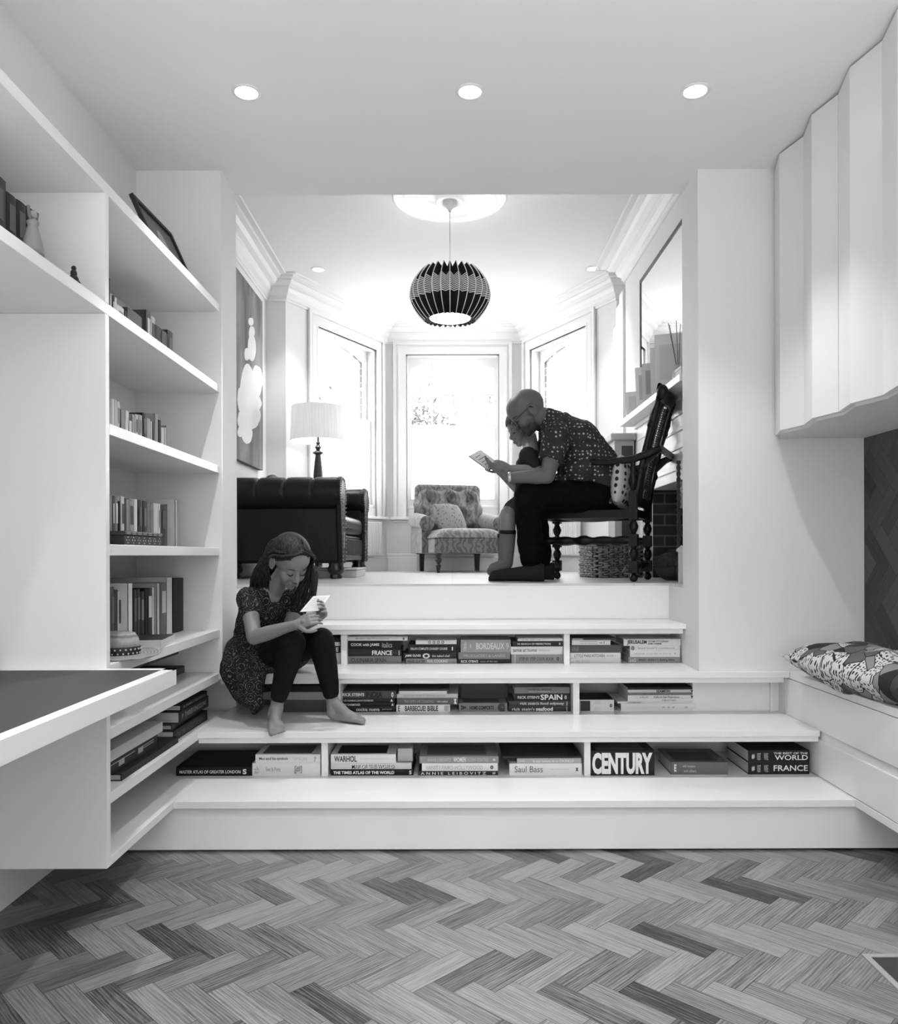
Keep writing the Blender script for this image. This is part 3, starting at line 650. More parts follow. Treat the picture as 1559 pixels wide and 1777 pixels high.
stack(YFA, zA, [
 (603, 697, 1138, 1151, .21, .2, 'grey thick book with dark lettering CULINARIA SPAIN', [('CULINARIA SPAIN', .07, .72, .2, .78, .05)]),
 (603, 697, 1126, 1138, .03, .2, 'dark book lettered FRANCE in white capitals', [('FRANCE', .46, .83, .16, .84, .85, .02), ('|', .95, .965, .15, .85, .6)]),
 (603, 696, 1111, 1126, .015, .19, 'black book with white lettering above the FRANCE book', [('COOK with JAMIE', .07, .6, .3, .72, .7, .02), ('italics', .65, .84, .2, .8, .35)]),
 (602, 708, 1104, 1111, .72, .22, 'thin white-spined book on top of a stack', [('Modern day food journey', .15, .7, .25, .75, .3), ('o', .92, .95, .2, .8, .02, .06)])],
 'in upper riser shelf, first pile', GA)
stack(YFA, zA, [
 (705, 793, 1142, 1150.5, .30, .2, 'pale grey book with dark and light lettering, lowest', [('NIGEL SLATER', .03, .38, .2, .8, .06), ('REAL COOKING', .42, .82, .2, .8, .8)]),
 (701, 792, 1132, 1142, .03, .2, 'black book with a small white picture on its spine', [('JAMIE OLIVER', .03, .33, .25, .75, .8, .02), ('O', .36, .50, .05, .95, .7, .05), ('the naked chef', .54, .88, .3, .7, .6)]),
 (709, 792, 1117, 1132, .02, .19, 'black book with small white capitals COMPLETE COOKERY COURSE', [("DELIA'S COMPLETE COOKERY COURSE", .05, .82, .36, .64, .7), ('I', .91, .935, .3, .7, .8, .05)]),
 (722, 793, 1109, 1116, .74, .17, 'thin white-spined book with grey picture, topmost', [('o o o o', .3, .7, .1, .9, .25, .06)])],
 'in upper shelf, second pile', GA)
stack(YFA, zA, [
 (796, 886, 1143, 1150.5, .03, .2, 'thin dark book with white capitals at its left, lowest', [("RICK STEIN'S", .05, .38, .2, .8, .8, .03), ('taste of the sea', .42, .75, .25, .75, .3)]),
 (796, 886, 1131, 1143, .24, .2, 'mottled mid grey book, second from bottom', [('PRODUCERS & LANDS', .1, .9, .3, .7, .45)]),
 (800, 887, 1109, 1130.5, .34, .2, 'thick grey book lettered BORDEAUX', [('BORDEAUX', .31, .87, .25, .75, .72), (')', .18, .21, .35, .65, .7), ('#', .06, .12, .1, .9, .55), ('9', .9, .96, .25, .75, .6)])],
 'in upper shelf, third pile', GA)
stack(YFA, zA, [
 (888, 977, 1134, 1149.5, .30, .2, 'grey book with dark lettering STEP BY STEP COOK BOOK', [('STEP BY STEP COOK BOOK', .15, .83, .32, .68, .08), ('O', .88, .93, .3, .7, .03, .05), ('|', .065, .075, 0, 1, .8, .05)]),
 (887, 977, 1120, 1133.5, .74, .2, 'white-spined book with lower-case grey lettering', [('jamie at home', .04, .5, .2, .8, .2), ('everything you need', .54, .75, .3, .7, .5)]),
 (890, 978, 1110, 1119.5, .03, .2, 'black book with tiny white capitals', [('IN SEARCH OF PERFECTION', .1, .75, .33, .67, .7), ('x', .91, .95, .3, .7, .7)]),
 (899, 977, 1104, 1109, .75, .2, 'thin white book topmost', [('a la carte', .1, .5, .25, .75, .4)])],
 'in upper shelf, fourth pile', GA)
stack(YFA, zA, [
 (990, 1078, 1141, 1149.5, .66, .2, 'pale book with faint lettering, lowest', [('the larder', .1, .4, .25, .7, .45)]),
 (990, 1078, 1131, 1140.5, .76, .2, 'white book lettered LITTLE PARIS KITCHEN', [('LITTLE PARIS KITCHEN', .08, .68, .2, .72, .2), ('RACHEL K', .72, .9, .3, .62, .35)]),
 (990, 1076, 1117, 1130.5, .10, .19, 'thick dark grey book, middle', [('##', .03, .18, .1, .9, .2)]),
 (993, 1060, 1108, 1116.5, .76, .17, 'small white book with two lines of tiny print', [('two lines of small print', .2, .65, .55, .85, .3), ('under the heading here', .2, .65, .15, .45, .3), ('o1.', .72, .9, .3, .7, .1)]),
 (990, 1070, 1104, 1107.5, .08, .18, 'thin dark patterned book, topmost', [('MONDAY', .05, .28, .1, .9, .7)])],
 'in upper shelf, fifth pile', GA)
stack(YFA, zA, [
 (1091, 1182, 1138.5, 1149, .30, .2, 'grey book with white end lettered Baking Bible', [("MARY BERRY'S Baking Bible", .2, .88, .25, .75, .08), ('o o 2', .03, .14, .15, .8, .7, .04)]),
 (1094, 1181, 1126, 1137.5, .74, .2, 'white book with faint grey print, second up', [('FRANK DISHES A TO Z', .08, .82, .35, .6, .45), ('x', .88, .91, .4, .65, .1)]),
 (1094, 1181, 1117.5, 1125.5, .74, .2, 'thin white book with a round grey picture, third up', [("food lover's cookbook", .15, .9, .3, .7, .35), ('@', .02, .09, .05, .95, .1, .03)]),
 (1083, 1182, 1105.5, 1117, .76, .21, 'white book lettered JERUSALEM in black', [('JERUSALEM', .06, .40, .12, .85, .02, .03), ('YOTAM OTTOLENGHI', .42, .78, .52, .8, .05, .02), ('SAMI TAMIMI', .42, .66, .18, .42, .03, .03)])],
 'in upper shelf, rightmost pile', GA)
# middle riser shelf
stack(YFB, zB2, [(486, 576, 1215, 1236.5, .07, .22, 'large speckled book', []), (486, 573, 1201, 1214.5, .34, .2, 'grey cloth-bound book', []), (490, 574, 1189.5, 1200.5, .02, .2, 'black thin book', [])], 'behind girl\'s shins, middle shelf', GB_)
stack(YFB, zB2, [
 (593, 687, 1227, 1236.5, .015, .2, 'black book lettered cocina nueva', [('cocina nueva', .27, .7, .2, .8, .65, .02), ('jane lawson', .75, .93, .35, .65, .4)]),
 (593, 686, 1220, 1226.7, .02, .2, 'thin black book with a white mark, second up', [('DAY CHARMONIER', .02, .35, .2, .8, .6), ('A', .93, .97, .2, .8, .8, .05)]),
 (593, 685, 1212, 1219.7, .02, .2, 'thin black book with tiny white line of print', [('THE CHARMING LUNCH COOKBOOK', .03, .6, .3, .7, .6), ('A', .92, .97, .2, .8, .8, .05)]),
 (592, 688, 1199, 1211.7, .08, .2, 'dark book lettered INDIA in tall capitals', [("RICK STEIN'S", .03, .42, .3, .75, .75, .03), ('INDIA', .45, .75, .1, .9, .02, .04), ('o', .91, .95, .15, .85, .7, .05)])],
 'beside girl\'s foot, middle shelf', GB_)
stack(YFB, zB2, [
 (688, 781, 1223, 1235.5, .80, .2, 'white book lettered BARBECUE BIBLE in black', [('BARBECUE!', .16, .55, .12, .88, .06, .03), ('BIBLE', .58, .78, .12, .88, .06, .03), ('E', .03, .07, .1, .9, .1, .03), ('III', .9, .97, .1, .9, .25)]),
 (689, 795, 1211, 1222.7, .13, .2, 'mottled dark book with white square at the spine end', [('THE OPEN AIR COOKING', .12, .6, .3, .7, .35), ('x', .93, .98, .1, .9, .8, .09), ('with a method', .66, .83, .35, .65, .6)]),
 (689, 795, 1203.5, 1210.7, .58, .19, 'pale thin book with dark fine print', [('salads for cooks in summer gardens', .1, .8, .3, .7, .3)]),
 (693, 776, 1198, 1203, .76, .18, 'small thin white booklet', []),
 (692, 780, 1193.5, 1197.7, .05, .2, 'thin dark booklet on top', [])],
 'in middle shelf, second pile', GB_)
stack(YFB, zB2, [(796, 880, 1220, 1235, .22, .2, 'grey book lettered HOME COMFORTS', [('HOME COMFORTS', .22, .72, .25, .7, .03, .035), ('c', .8, .95, .0, 1, .06, .1), ('>', .04, .15, .2, .8, .06, .09)], {'topg': .09, 'rz': radians(1)})], 'in middle shelf, third pile', GB_)
stack(YFB+.12, zB2, [(800, 882, 1192, 1235, .07, .12, 'plain dark grey box-file', [])], 'of middle shelf behind grey book', GB_)
stack(YFB, zB2, [
 (882.5, 991, 1225, 1234.5, .04, .2, 'dark book lettered seafood in white script', [("rick stein's", .06, .42, .2, .75, .65), ('seafood', .44, .71, .15, .85, .85, .03), ('|', .93, .94, .1, .9, .7)]),
 (883.5, 990, 1216, 1224.7, .07, .2, 'dark book with blotchy white lettering', [("rick stein's food odyssey", .18, .9, .15, .85, .6, .03), ('|', .94, .95, .1, .9, .7)]),
 (893, 989.5, 1202.5, 1215.7, .03, .2, 'black book lettered SPAIN in large white capitals', [("RICK STEIN'S", .06, .45, .33, .7, .7, .02), ('SPAIN', .47, .86, .16, .88, .85, .02), ('8', .9, .94, .25, .75, .6)]),
 (893, 989, 1191, 1202, .22, .2, 'grey book with two small centred lines, topmost', [("YOU'RE ALL INVITED", .22, .68, .5, .78, .05, .02), ('MARGOT HENDERSON', .27, .64, .2, .42, .5)])],
 'left of right divider, middle shelf', GB_)
stack(YFB, zB2, [(1006.5, 1066, 1214, 1234.5, .70, .2, 'short thick white book with a dark picture square on its spine', [('=', .42, .6, .1, .9, .6), ('0', .87, .94, .35, .65, .03, .04)], {'topg': .03})], 'in middle shelf', GB_)
_b = [o for o in C.objects if o.name.startswith('book') and o.type == 'EMPTY'][-1]
MB().box(-.078, -.032, -.1035, -.1025, .003, .050).build('spine_picture', gray(.04), _b)
MB().box(-.079, .079, -.1, .09, .0548, .0556).build('dark_top', gray(.02), _b)
stack(YFB, zB2, [
 (1078, 1208, 1221, 1234.5, .72, .22, 'thick white book with faint stars on its spine', [('* * *', .55, .72, .4, .62, .35, .02), ('o', .85, .89, .35, .65, .3), ('collected magazine binder', .1, .5, .42, .58, .6)]),
 (1072, 1208, 1217.3, 1220.8, .68, .23, 'thin white magazine sticking out to the left', [('CONTEMPORARY', .12, .3, .15, .85, .2)], {'hard': False}),
 (1090, 1208, 1212, 1217, .72, .22, 'thin white magazine with small script', [('Cafe in Trend', .5, .7, .15, .85, .3)], {'hard': False}),
 (1090, 1208, 1206, 1211.8, .72, .22, 'white magazine with slanted black script', [('Cafe in San Francisco', .38, .75, .15, .85, .1, .01), ('k.book', .18, .3, .25, .75, .3), ('v', .92, .96, .1, .9, .05, .1)], {'hard': False}),
 (1091, 1208, 1201, 1205.8, .20, .22, 'thin grey magazine', [('A stern', .2, .5, .3, .7, .1)], {'hard': False}),
 (1090, 1208, 1196, 1200.8, .62, .22, 'pale magazine with blotchy black title, near the top', [('IZAMON', .42, .62, .05, .95, .03, .03), ('v', .92, .96, .1, .9, .05, .1)], {'hard': False}),
 (1090, 1207, 1192, 1195.8, .03, .22, 'black glossy magazine, topmost', [], {'hard': False})],
 'in magazine pile, middle shelf', GB_)
# lowest riser shelf
stack(YFC, zC2, [(305, 437, 1330.5, 1346, .012, .30, 'wide black atlas lettered MASTER ATLAS OF GREATER LONDON', [('MASTER ATLAS OF GREATER LONDON', .05, .85, .3, .66, .75, .01), ('S', .88, .93, .2, .8, .7, .04)], {'topg': .02})], 'in lowest shelf', GC_)
stack(YFC, zC2, [
 (437.5, 556, 1322, 1344, .70, .20, 'thick white book with small faint print on its spine', [('[#]', .62, .73, .2, .8, .3, .03), ('Sex & Piety', .2, .42, .3, .7, .35), ('ab', .03, .1, .2, .8, .4)]),
 (443, 556, 1306.5, 1321.5, .70, .22, 'white book lettered Man and his symbols', [('Man and his symbols', .06, .5, .3, .72, .06, .015), ('Carl G. Jung', .58, .8, .3, .72, .45), ('y', .9, .94, .15, .8, .3)], {'topg': .12})],
 'left of first divider, lowest shelf', GC_)
stack(YFC, zC2, [
 (574, 717, 1333, 1344, .012, .27, 'wide black book lettered ATLAS OF THE WORLD', [('THE TIMES ATLAS OF THE WORLD', .03, .77, .25, .75, .85, .03), ('s', .95, .98, .2, .8, .7)]),
 (574, 714, 1322, 1332.8, .60, .25, 'pale grey book with blotchy title MAP OF THE WORLD', [('MAP OF THE WORLD', .25, .78, .15, .85, .85, .05), ('MAP OF THE WORLD', .26, .79, .08, .76, .05, .01)]),
 (574, 687, 1306.5, 1321.5, .74, .22, 'white book with grey capitals, black cover on top', [('WARHOL', .05, .40, .15, .85, .08, .03), ('a retrospective', .45, .9, .35, .62, .6)], {'topg': .02})],
 'right of first divider, lowest shelf', GC_)
stack(YFC+.02, zC2+.0555, [(690, 716, 1299, 1321, .45, .22, 'small grey book standing on the atlas', [])], 'in lowest shelf', GC_)
stack(YFC, zC2, [
 (726, 864, 1337, 1344.5, .03, .25, 'thin dark book with widely spaced white capitals', [('A N N I E   L E I B O V I T Z', .03, .85, .18, .82, .75, .01), ('#', .93, .97, .2, .8, .6)]),
 (732, 864, 1323.5, 1336.8, .78, .25, 'white book with thin grey capitals and black oval mark', [("VANITY FAIR'S HOLLYWOOD", .05, .80, .22, .75, .3, -.012), ('0', .90, .94, .25, .75, .02, .04)]),
 (728, 865, 1311, 1323.3, .30, .26, 'grey book lettered WOMEN in pale capitals', [('ANNIE LEIBOVITZ', .1, .40, .25, .75, .5), ('WOMEN', .43, .59, .2, .85, .8, .02), ('SUSAN SONTAG', .61, .87, .25, .75, .5), ('o', .93, .96, .35, .65, .8, .05)], {'topg': .14})],
 'in centre pile, lowest shelf', GC_)
stack(YFC, zC2, [
 (884, 1010, 1323, 1343, .76, .25, 'thick white book with a large grey name', [('Saul Bass', .07, .46, .25, .8, .2, .01), ('a life in film and design', .55, .82, .45, .58, .5), ('x', .91, .95, .35, .65, .02, .06)]),
 (897, 1009, 1313.5, 1322.7, .42, .24, 'grey book with tiny white lettering', [('la casa humana de un CAUDILLO', .25, .88, .25, .75, .8), ('J.R.M.', .03, .12, .3, .7, .7)]),
 (872, 1009, 1309, 1313, .03, .27, 'dark glossy large book on top', [], {'topg': .05})],
 'left of second divider, lowest shelf', GC_)
stack(YFC-.012, zC2, [(1026, 1136, 1299.5, 1343, .02, .20, 'very thick black book with huge white capitals CENTURY', [('CENTURY', .015, .965, .06, .93, .80, .05)], {'topg': .10})], 'in lowest shelf', GC_)
stack(YFC, zC2, [(1166, 1264, 1320, 1341.5, .14, .24, 'mid grey cloth book set slightly askew with small pale lettering', [('E', .05, .09, .25, .85, .75, .05), ('old recipes', .20, .42, .55, .8, .5, .01), ('and others', .22, .44, .2, .42, .5, .01)], {'topg': .06, 'rz': radians(-1.0)})], 'alone in lowest shelf', GC_)
stack(YFC, zC2, [
 (1299, 1405, 1320.5, 1341.5, .02, .27, 'thick black book lettered FRANCE in large white capitals', [('FRANCE', .41, .97, .3, .78, .8, .01), ('#', .05, .1, .3, .7, .6, .03), ('ROBERT', .14, .2, .2, .8, .4), ('WINE', .25, .32, .2, .8, .4)]),
 (1299, 1405, 1299.5, 1320.3, .02, .27, 'thick black book lettered THE REST OF THE WORLD', [('THE REST OF THE', .41, .97, .68, .86, .7), ('WORLD', .43, .97, .2, .62, .8, .01), ('#', .05, .1, .3, .7, .6, .03), ('ROBERT', .14, .2, .2, .8, .4), ('WINE', .25, .32, .2, .8, .4)])],
 'in rightmost pair, lowest shelf', GC_)

# ------------------------------------------------------------------ upright books on the left bookcase (spines face +x)
def upright(X, pl, pr, ptop, z0, g, label, group, depth=.15, lean=0, cover=None, mark=None):
    """spine plane x = X, seen between pixels pl..pr, top at pixel ptop"""
    ya = FPX*X/(pl-PX0); yb = FPX*X/(pr-PX0); s = FPX/((ya+yb)/2)
    zt = CAMH+(963.9-ptop)/s; h_ = max(.08, zt-z0); th = yb-ya-.0006
    t = thing('book', label, 'book', (X, ya+th/2, z0), 0, group)
    if lean: t.rotation_euler = (radians(lean), 0, 0)
    r_ = MB(); r_.box(-depth, 0, -th/2, -th/2+.002, 0, h_).box(-depth, 0, th/2-.002, th/2, 0, h_)
    nn = 4; r_.prism([(0, -th/2)]+[(.003*sin(pi*k/nn), -th/2+th*k/nn) for k in range(1, nn)]+[(0, th/2), (-.003, th/2), (-.003, -th/2)], 'z', 0, h_)
    r_.build('cover', gray(g), t)
    MB().box(-depth+.004, -.003, -th/2+.002, th/2-.002, .003, h_-.004).build('pages', PAGES, t)
    if mark is not None:
        MB().box(.0031, .0036, -th*.3, th*.3, h_*.45, h_*.85).build('spine_label', gray(mark), t)
    if cover is not None:
        MB().box(-depth*.8, -depth*.15, -th/2-.0006, -th/2, h_*.1, h_*.9).build('cover_picture', gray(cover), t)
    return t
tone = lambda g: 'black' if g < .03 else 'dark grey' if g < .12 else 'mid grey' if g < .33 else 'pale grey' if g < .62 else 'white'
def shelf_run(X, z0, rows, where, group):
    n = len(rows)
    ordn = ['first', 'second', 'third', 'fourth', 'fifth', 'sixth', 'seventh', 'eighth', 'ninth', 'tenth', 'eleventh', 'twelfth', 'thirteenth', 'fourteenth', 'fifteenth', 'sixteenth', 'seventeenth', 'eighteenth', 'nineteenth', 'twentieth']
    for i, r in enumerate(rows):
        op = r[5] if len(r) > 5 else {}
        upright(X+op.get('dx', 0), r[0], r[1], r[2], z0, r[3], '%s%s upright book, %s from left %s' % (r[4]+' ' if r[4] else '', tone(r[3]), ordn[i], where), group, op.get('d', .14), op.get('lean', 0), op.get('cover'), op.get('mark'))
shelf_run(-1.20, 1.8845+TH, [(188, 192, 481, .03, 'tall'), (192, 194.5, 508, .55, 'thin'), (195, 199.5, 512, .03, 'slim', {'mark': .5}), (200, 203.5, 515, .75, 'thin'), (204, 216, 531, .70, 'thick', {'mark': .3}),
  (217, 221, 538, .06, ''), (222, 247, 541, .09, 'short fat', {'d': .16, 'cover': .06}), (254, 262, 539, .07, 'tall', {'d': .2, 'mark': .55, 'cover': .10}), (262.5, 270, 549, .5, 'pale-banded', {'mark': .05}), (270.5, 281, 566, .03, 'stout', {'d': .12}), (281.5, 291, 575, .08, 'round-backed', {'d': .12}), (291.5, 300.5, 574, .06, 'ribbed', {'d': .13, 'mark': .15})], 'on the second shelf from the top', 'upright books on the second shelf')
shelf_run(-1.20, 1.5145+TH, [(188, 189.5, 690, .1, 'thin'), (190, 194, 689, .45, 'slim'), (194.5, 199, 691, .70, 'slim'), (199.5, 203, 693, .62, 'slim'), (203.5, 208, 696, .66, 'worn', {'mark': .2}), (208.3, 210, 709, .04, 'thin'),
  (217, 222.5, 711, .66, 'leaning', {'lean': -4}), (224.5, 229, 729, .70, 'short'), (229.5, 234, 719, .35, 'slim'), (234.5, 240, 718, .52, 'slim', {'mark': .08}), (240.5, 247, 719, .40, 'slim', {'mark': .2}), (247.5, 254.5, 716, .015, 'tall wide', {'d': .24, 'mark': .1}), (255, 261, 725, .38, 'slim'), (261.3, 264, 730, .60, 'thin'), (264.3, 268.5, 731, .05, 'slim'),
  (269, 274.5, 717, .35, 'tall'), (275.5, 279.5, 728, .04, 'slim'), (280, 285, 741, .68, 'short'), (285.5, 288.5, 741, .60, 'short thin'), (289, 293.5, 738, .35, 'slim')], 'on the third shelf from the top', 'upright books on the third shelf')
ZT = 1.138+TH
shelf_run(-1.20, ZT, [(188, 190.7, 857, .07, 'tall'), (191, 193.5, 858, .45, 'thin'), (194, 198, 859, .10, 'slim', {'mark': .6}), (198.5, 204, 859, .25, 'slim', {'mark': .7}), (204.5, 209, 868, .012, 'slim'), (209.3, 215.5, 860, .76, '', {'mark': .05}), (216, 219, 863, .12, 'thin'), (219.3, 223, 865, .4, 'thin'),
  (223.5, 231.5, 864, .33, 'broad', {'mark': .05, 'd': .19}), (232, 238, 865, .74, 'clean'), (238.7, 247, 867, .025, 'stout', {'mark': .08}), (247.5, 254, 868, .04, 'gilt-edged', {'mark': .15}), (254.5, 260, 870, .18, ''), (260.3, 266, 871, .2, ''), (266.3, 274, 872, .64, 'broad'), (274.3, 278, 873, .70, 'thin', {'mark': .2}), (278.5, 290, 875, .03, 'thick', {'mark': .07}), (304.5, 306.5, 866, .70, 'large thin', {'d': .24, 'cover': .02}), (307, 311, 866, .4, 'large slim', {'d': .24})], 'on the eye-level shelf', 'upright books on the eye-level shelf')
ZT = .764+TH
shelf_run(-1.20, ZT, [(188, 190, 1018, .05, 'tall', {'d': .2}), (190.5, 197, 1017, .10, '', {'mark': .15}), (197.3, 203, 1022, .07, ''), (203.5, 208.5, 1024, .6, 'pale-labelled', {'mark': .05}), (222, 229, 1011, .70, 'tall standing-proud', {'dx': .03}), (230.5, 236, 1022, .04, 'patterned', {'mark': .12, 'dx': .03}), (236.5, 242, 1021, .05, 'patterned', {'mark': .18}), (242.5, 249, 1025, .03, 'patterned', {'mark': .2}), (249.5, 254, 1020, .012, 'plain'), (254.5, 263, 1019, .02, 'stout', {'mark': .6}), (263.5, 266, 1018, .62, 'thin'), (266.5, 271, 1018, .2, ''), (272, 276, 1011, .5, 'tall', {'d': .2}), (277, 288.5, 1010, .12, 'broad pictured', {'mark': .5}), (289, 298, 1001, .6, 'largest', {'d': .28, 'cover': .16}), (299.5, 317.5, 1002, .012, 'thick', {'d': .2, 'dx': -.02})], 'on the shelf above the desk', 'upright books on the shelf above the desk')
# four large old volumes, left bay
for i, (a, b2, pt_) in enumerate(((-22, 12, 300), (12.7, 30, 337), (30.6, 47, 350), (47.6, 64, 362))):
    upright(-1.17, a, b2, pt_, 1.92, (.035, .03, .028, .04)[i], 'large dark leather-bound volume with ribbed spine, %s of the row at upper left' % ('leftmost', 'second', 'third', 'rightmost')[i], 'leather volumes at upper left', .2, mark=.09)
# flat things under the eye
def flat_side(X, Ya, Yb, z0, z1, g, d, label, group, title=None, tg=.5):
    """flat book with its spine facing +x"""
    t = thing('book', label, 'book', (X, (Ya+Yb)/2, z0), 0, group); h_ = z1-z0; w_ = Yb-Ya
    MB().box(-d, 0, -w_/2, w_/2, 0, .003).box(-d, 0, -w_/2, w_/2, h_-.003, h_).prism([(0, -w_/2)]+[(0, w_/2), (-.004, w_/2), (-.004, -w_/2)], 'z', 0, h_).build('cover', gray(g), t, bevel=.001)
    MB().box(-d+.003, -.004, -w_/2+.003, w_/2-.003, .003, h_-.003).build('pages', PAGES, t)
    if title: lettering(title, (.0006, -w_*.42, h_*.28), (0, w_*.84, 0), (0, 0, h_*.44), gray(tg), t, .01)
    return t
GL_ = 'books lying in the low left shelves'
flat_side(-1.105, 3.17, 3.60, ZCC, ZCC+.042, .02, .3, 'black atlas lying flat lowest in the far pile of the low left shelf', GL_, 'THE TIMES ATLAS OF THE WORLD', .12)
flat_side(-1.12, 3.19, 3.52, ZCC+.0425, ZCC+.062, .05, .26, 'thin dark book second from bottom in the far pile of the low left shelf', GL_)
flat_side(-1.10, 3.22, 3.60, ZCC+.0625, ZCC+.108, .03, .27, 'thick dark book with pale lettering in the far pile of the low left shelf', GL_, 'P  THREE KINGDOMS', .3)
flat_side(-1.10, 3.24, 3.58, ZCC+.1085, ZCC+.132, .02, .25, 'slim black book topmost in the far pile of the low left shelf', GL_, 'A FAMILY REUNION', .3)
flat_side(-1.085, 2.62, 3.16, ZCC, ZCC+.022, .02, .22, 'large black album lying flat lowest in the near pile of the low left shelf', GL_)
flat_side(-1.115, 2.54, 3.02, ZCC+.0225, ZCC+.068, .035, .2, 'dark book with silver clasp in the near pile of the low left shelf', GL_, 'TF', .4)
flat_side(-1.11, 2.53, 3.06, ZCC+.0685, ZCC+.105, .55, .22, 'pale laptop-like white folder on top of the near pile of the low left shelf', GL_)
flat_side(-1.19, 2.75, 3.45, ZB, ZB+.02, .60, .2, 'pale thin folder lying under the shelf above the desk', 'books under the desk-height shelf')
flat_side(-1.19, 2.9, 3.55, ZB+.0205, ZB+.05, .05, .2, 'dark file lying on pale folder under the shelf above the desk', 'books under the desk-height shelf')
flat_side(-1.20, 2.8, 3.5, ZB+.11, ZB+.158, .07, .2, 'dark framed box pushed up beneath the shelf above the desk', 'books under the desk-height shelf')
pb = flat_side(-1.075, 2.92, 3.14, .7995, .8295, .62, .13, 'white-paged paperback with dark cover lying flat on the shelf above the desk', 'books under the desk-height shelf')
pb.rotation_euler = (0, 0, radians(8)); MB().box(-.13, -.001, -.108, .108, .030, .0312).build('dark_cover', gray(.035), pb)
# straw hat with studded band
ht = thing('sun_hat', 'straw sun hat with a dark studded band on the shelf above the desk', 'hat', (-1.125, 2.70, .7995), radians(5))
STR, N, L, b = nodes('woven_straw', .85, .2)
tc = N.new('ShaderNodeTexCoord'); wv = N.new('ShaderNodeTexWave'); wv.wave_type = 'RINGS'; wv.rings_direction = 'Z'; wv.inputs['Scale'].default_value = 28; wv.inputs['Distortion'].default_value = 2; L.new(tc.outputs['Object'], wv.inputs[0]); rp = ramp(N, [(0, .16), (1, .34)]); L.new(wv.outputs['Fac'], rp.inputs[0]); L.new(rp.outputs[0], b.inputs['Base Color'])
MB().grid(lambda a, t: ((.055+.075*t)*cos(2*pi*a)*1.0, (.055+.085*t)*sin(2*pi*a)*1.1, .008+.004*sin(4*pi*a)*t), 40, 6, closeu=True).build('brim', STR, ht, smooth=True).modifiers.new('s', 'SOLIDIFY').thickness = .004
MB().lathe([(.068, .006), (.066, .03), (.062, .06), (.05, .078), (.03, .083), (.001, .080)], 36, cap=False).build('crown', STR, ht, smooth=True)
MB().lathe([(.070, .006), (.069, .033), (.066, .034)], 36, cap=False).build('hat_band', gray(.02), ht, smooth=True)
q = MB()
for k in range(26):
    for zz in (.013, .026): q.ball((.0705*cos(2*pi*k/26+zz*9), .0705*sin(2*pi*k/26+zz*9), zz), .0032, 8, 5)
q.build('studs', mat('stud_metal', .6, .3, metal=.7), ht)
# carved box in front of the eye-level books
bx = thing('trinket_box', 'small dark carved box with inlaid diamonds in front of the eye-level books', 'box', (-1.13, 2.82, 1.173))
MB().box(-.05, .045, -.17, .17, 0, .032).build('box_body', gray(.035), bx, bevel=.002); MB().box(-.053, .048, -.173, .173, .033, .047).build('box_lid', gray(.045), bx, bevel=.003)
q = MB()
for k in range(7):
    yy = -.145+.048*k
    for (a, c_) in ((0, .009), (.010, 0), (0, -.009), (-.010, 0)): q.box(.0452, .0468, yy+a-.002, yy+a+.002, .017+c_-.002, .017+c_+.002)
    q.box(.0482, .0495, yy-.015, yy+.015, .037, .0385); q.box(.0482, .0495, yy-.015, yy+.015, .042, .0432)
q.build('inlay', gray(.55), bx)
# picture on top shelf
P0, P1_ = atx(233, 356, -1.22), None
pf = thing('picture_frame', 'small dark-framed picture leaning on top of the bookcase', 'picture', (-1.125, 3.345, 2.2925))
pf.rotation_euler = (0, radians(-24), radians(-2)); fw, fh = .40, .30
q = MB(); 
for a in ((-fw/2, fw/2, 0, .02), (-fw/2, fw/2, fh-.02, fh), (-fw/2, -fw/2+.02, .02, fh-.02), (fw/2-.02, fw/2, .02, fh-.02)): q.box(-.018, 0, *a)
q.build('frame', gray(.03), pf, bevel=.002)
o = B(-.014, -.010, -fw/2+.018, fw/2-.018, .018, fh-.018).build('print', gray(.13), pf)
q = MB(); q.prism([( .05*cos(2*pi*k/20), .15+.075*sin(2*pi*k/20)) for k in range(20)], 'x', -.0102, -.009); q.prism([(.03*cos(2*pi*k/20)-.005, .17+.035*sin(2*pi*k/20)) for k in range(20)], 'x', -.0095, -.0085); q.build('printed_figure', gray(.36), pf)
# figurines, upper left shelf
fg = thing('figurine', 'small pale robed figurine with raised arms beside the leather volumes', 'figurine', (-1.09, 2.085, 1.92))
MB().lathe([(.028, 0), (.026, .02), (.016, .06), (.012, .075), (.016, .085), (.006, .095)], 20).build('robe', gray(.24), fg, smooth=True)
MB().ball((0, 0, .105), .011, 12, 8).build('head', gray(.3), fg, smooth=True)
q = MB().tube([(0, 0, .085), (.0, .018, .095), (0, .024, .118)], .004).tube([(0, 0, .085), (0, -.018, .095), (0, -.022, .12)], .004); q.build('arms', gray(.15), fg, smooth=True)
q = MB().tube([(-.01, 0, .07), (-.015, .03, .05), (-.01, .03, .03)], [.008, .014, .004]); q.build('wing', gray(.25), fg, smooth=True)
fg = thing('figurine', 'tiny dark seated figurine on the upper left shelf near the upright', 'figurine', (-1.085, 2.30, 1.92))
MB().ball((0, 0, .012), (.013, .015, .012), 12, 8).ball((0, 0, .028), (.009, .01, .012), 12, 8).ball((0, 0, .043), .007, 12, 8).tube([(0, .012, .02), (.008, .02, .004)], .004).build('seated_body', gray(.03), fg, smooth=True)
# ------------------------------------------------------------------ leather sofa (seat faces +x)
LEA = mat('black_leather', .004, .36, .28, coat=.0, bump=(60, .15))
LEAP = mat('black_leather_piping', .02, .35, .5)
sf = thing('sofa', 'black leather rolled-arm sofa with pleated arm rolls and bun feet', 'sofa', (-1.06, 5.63, ZU), radians(3.0) * -1)
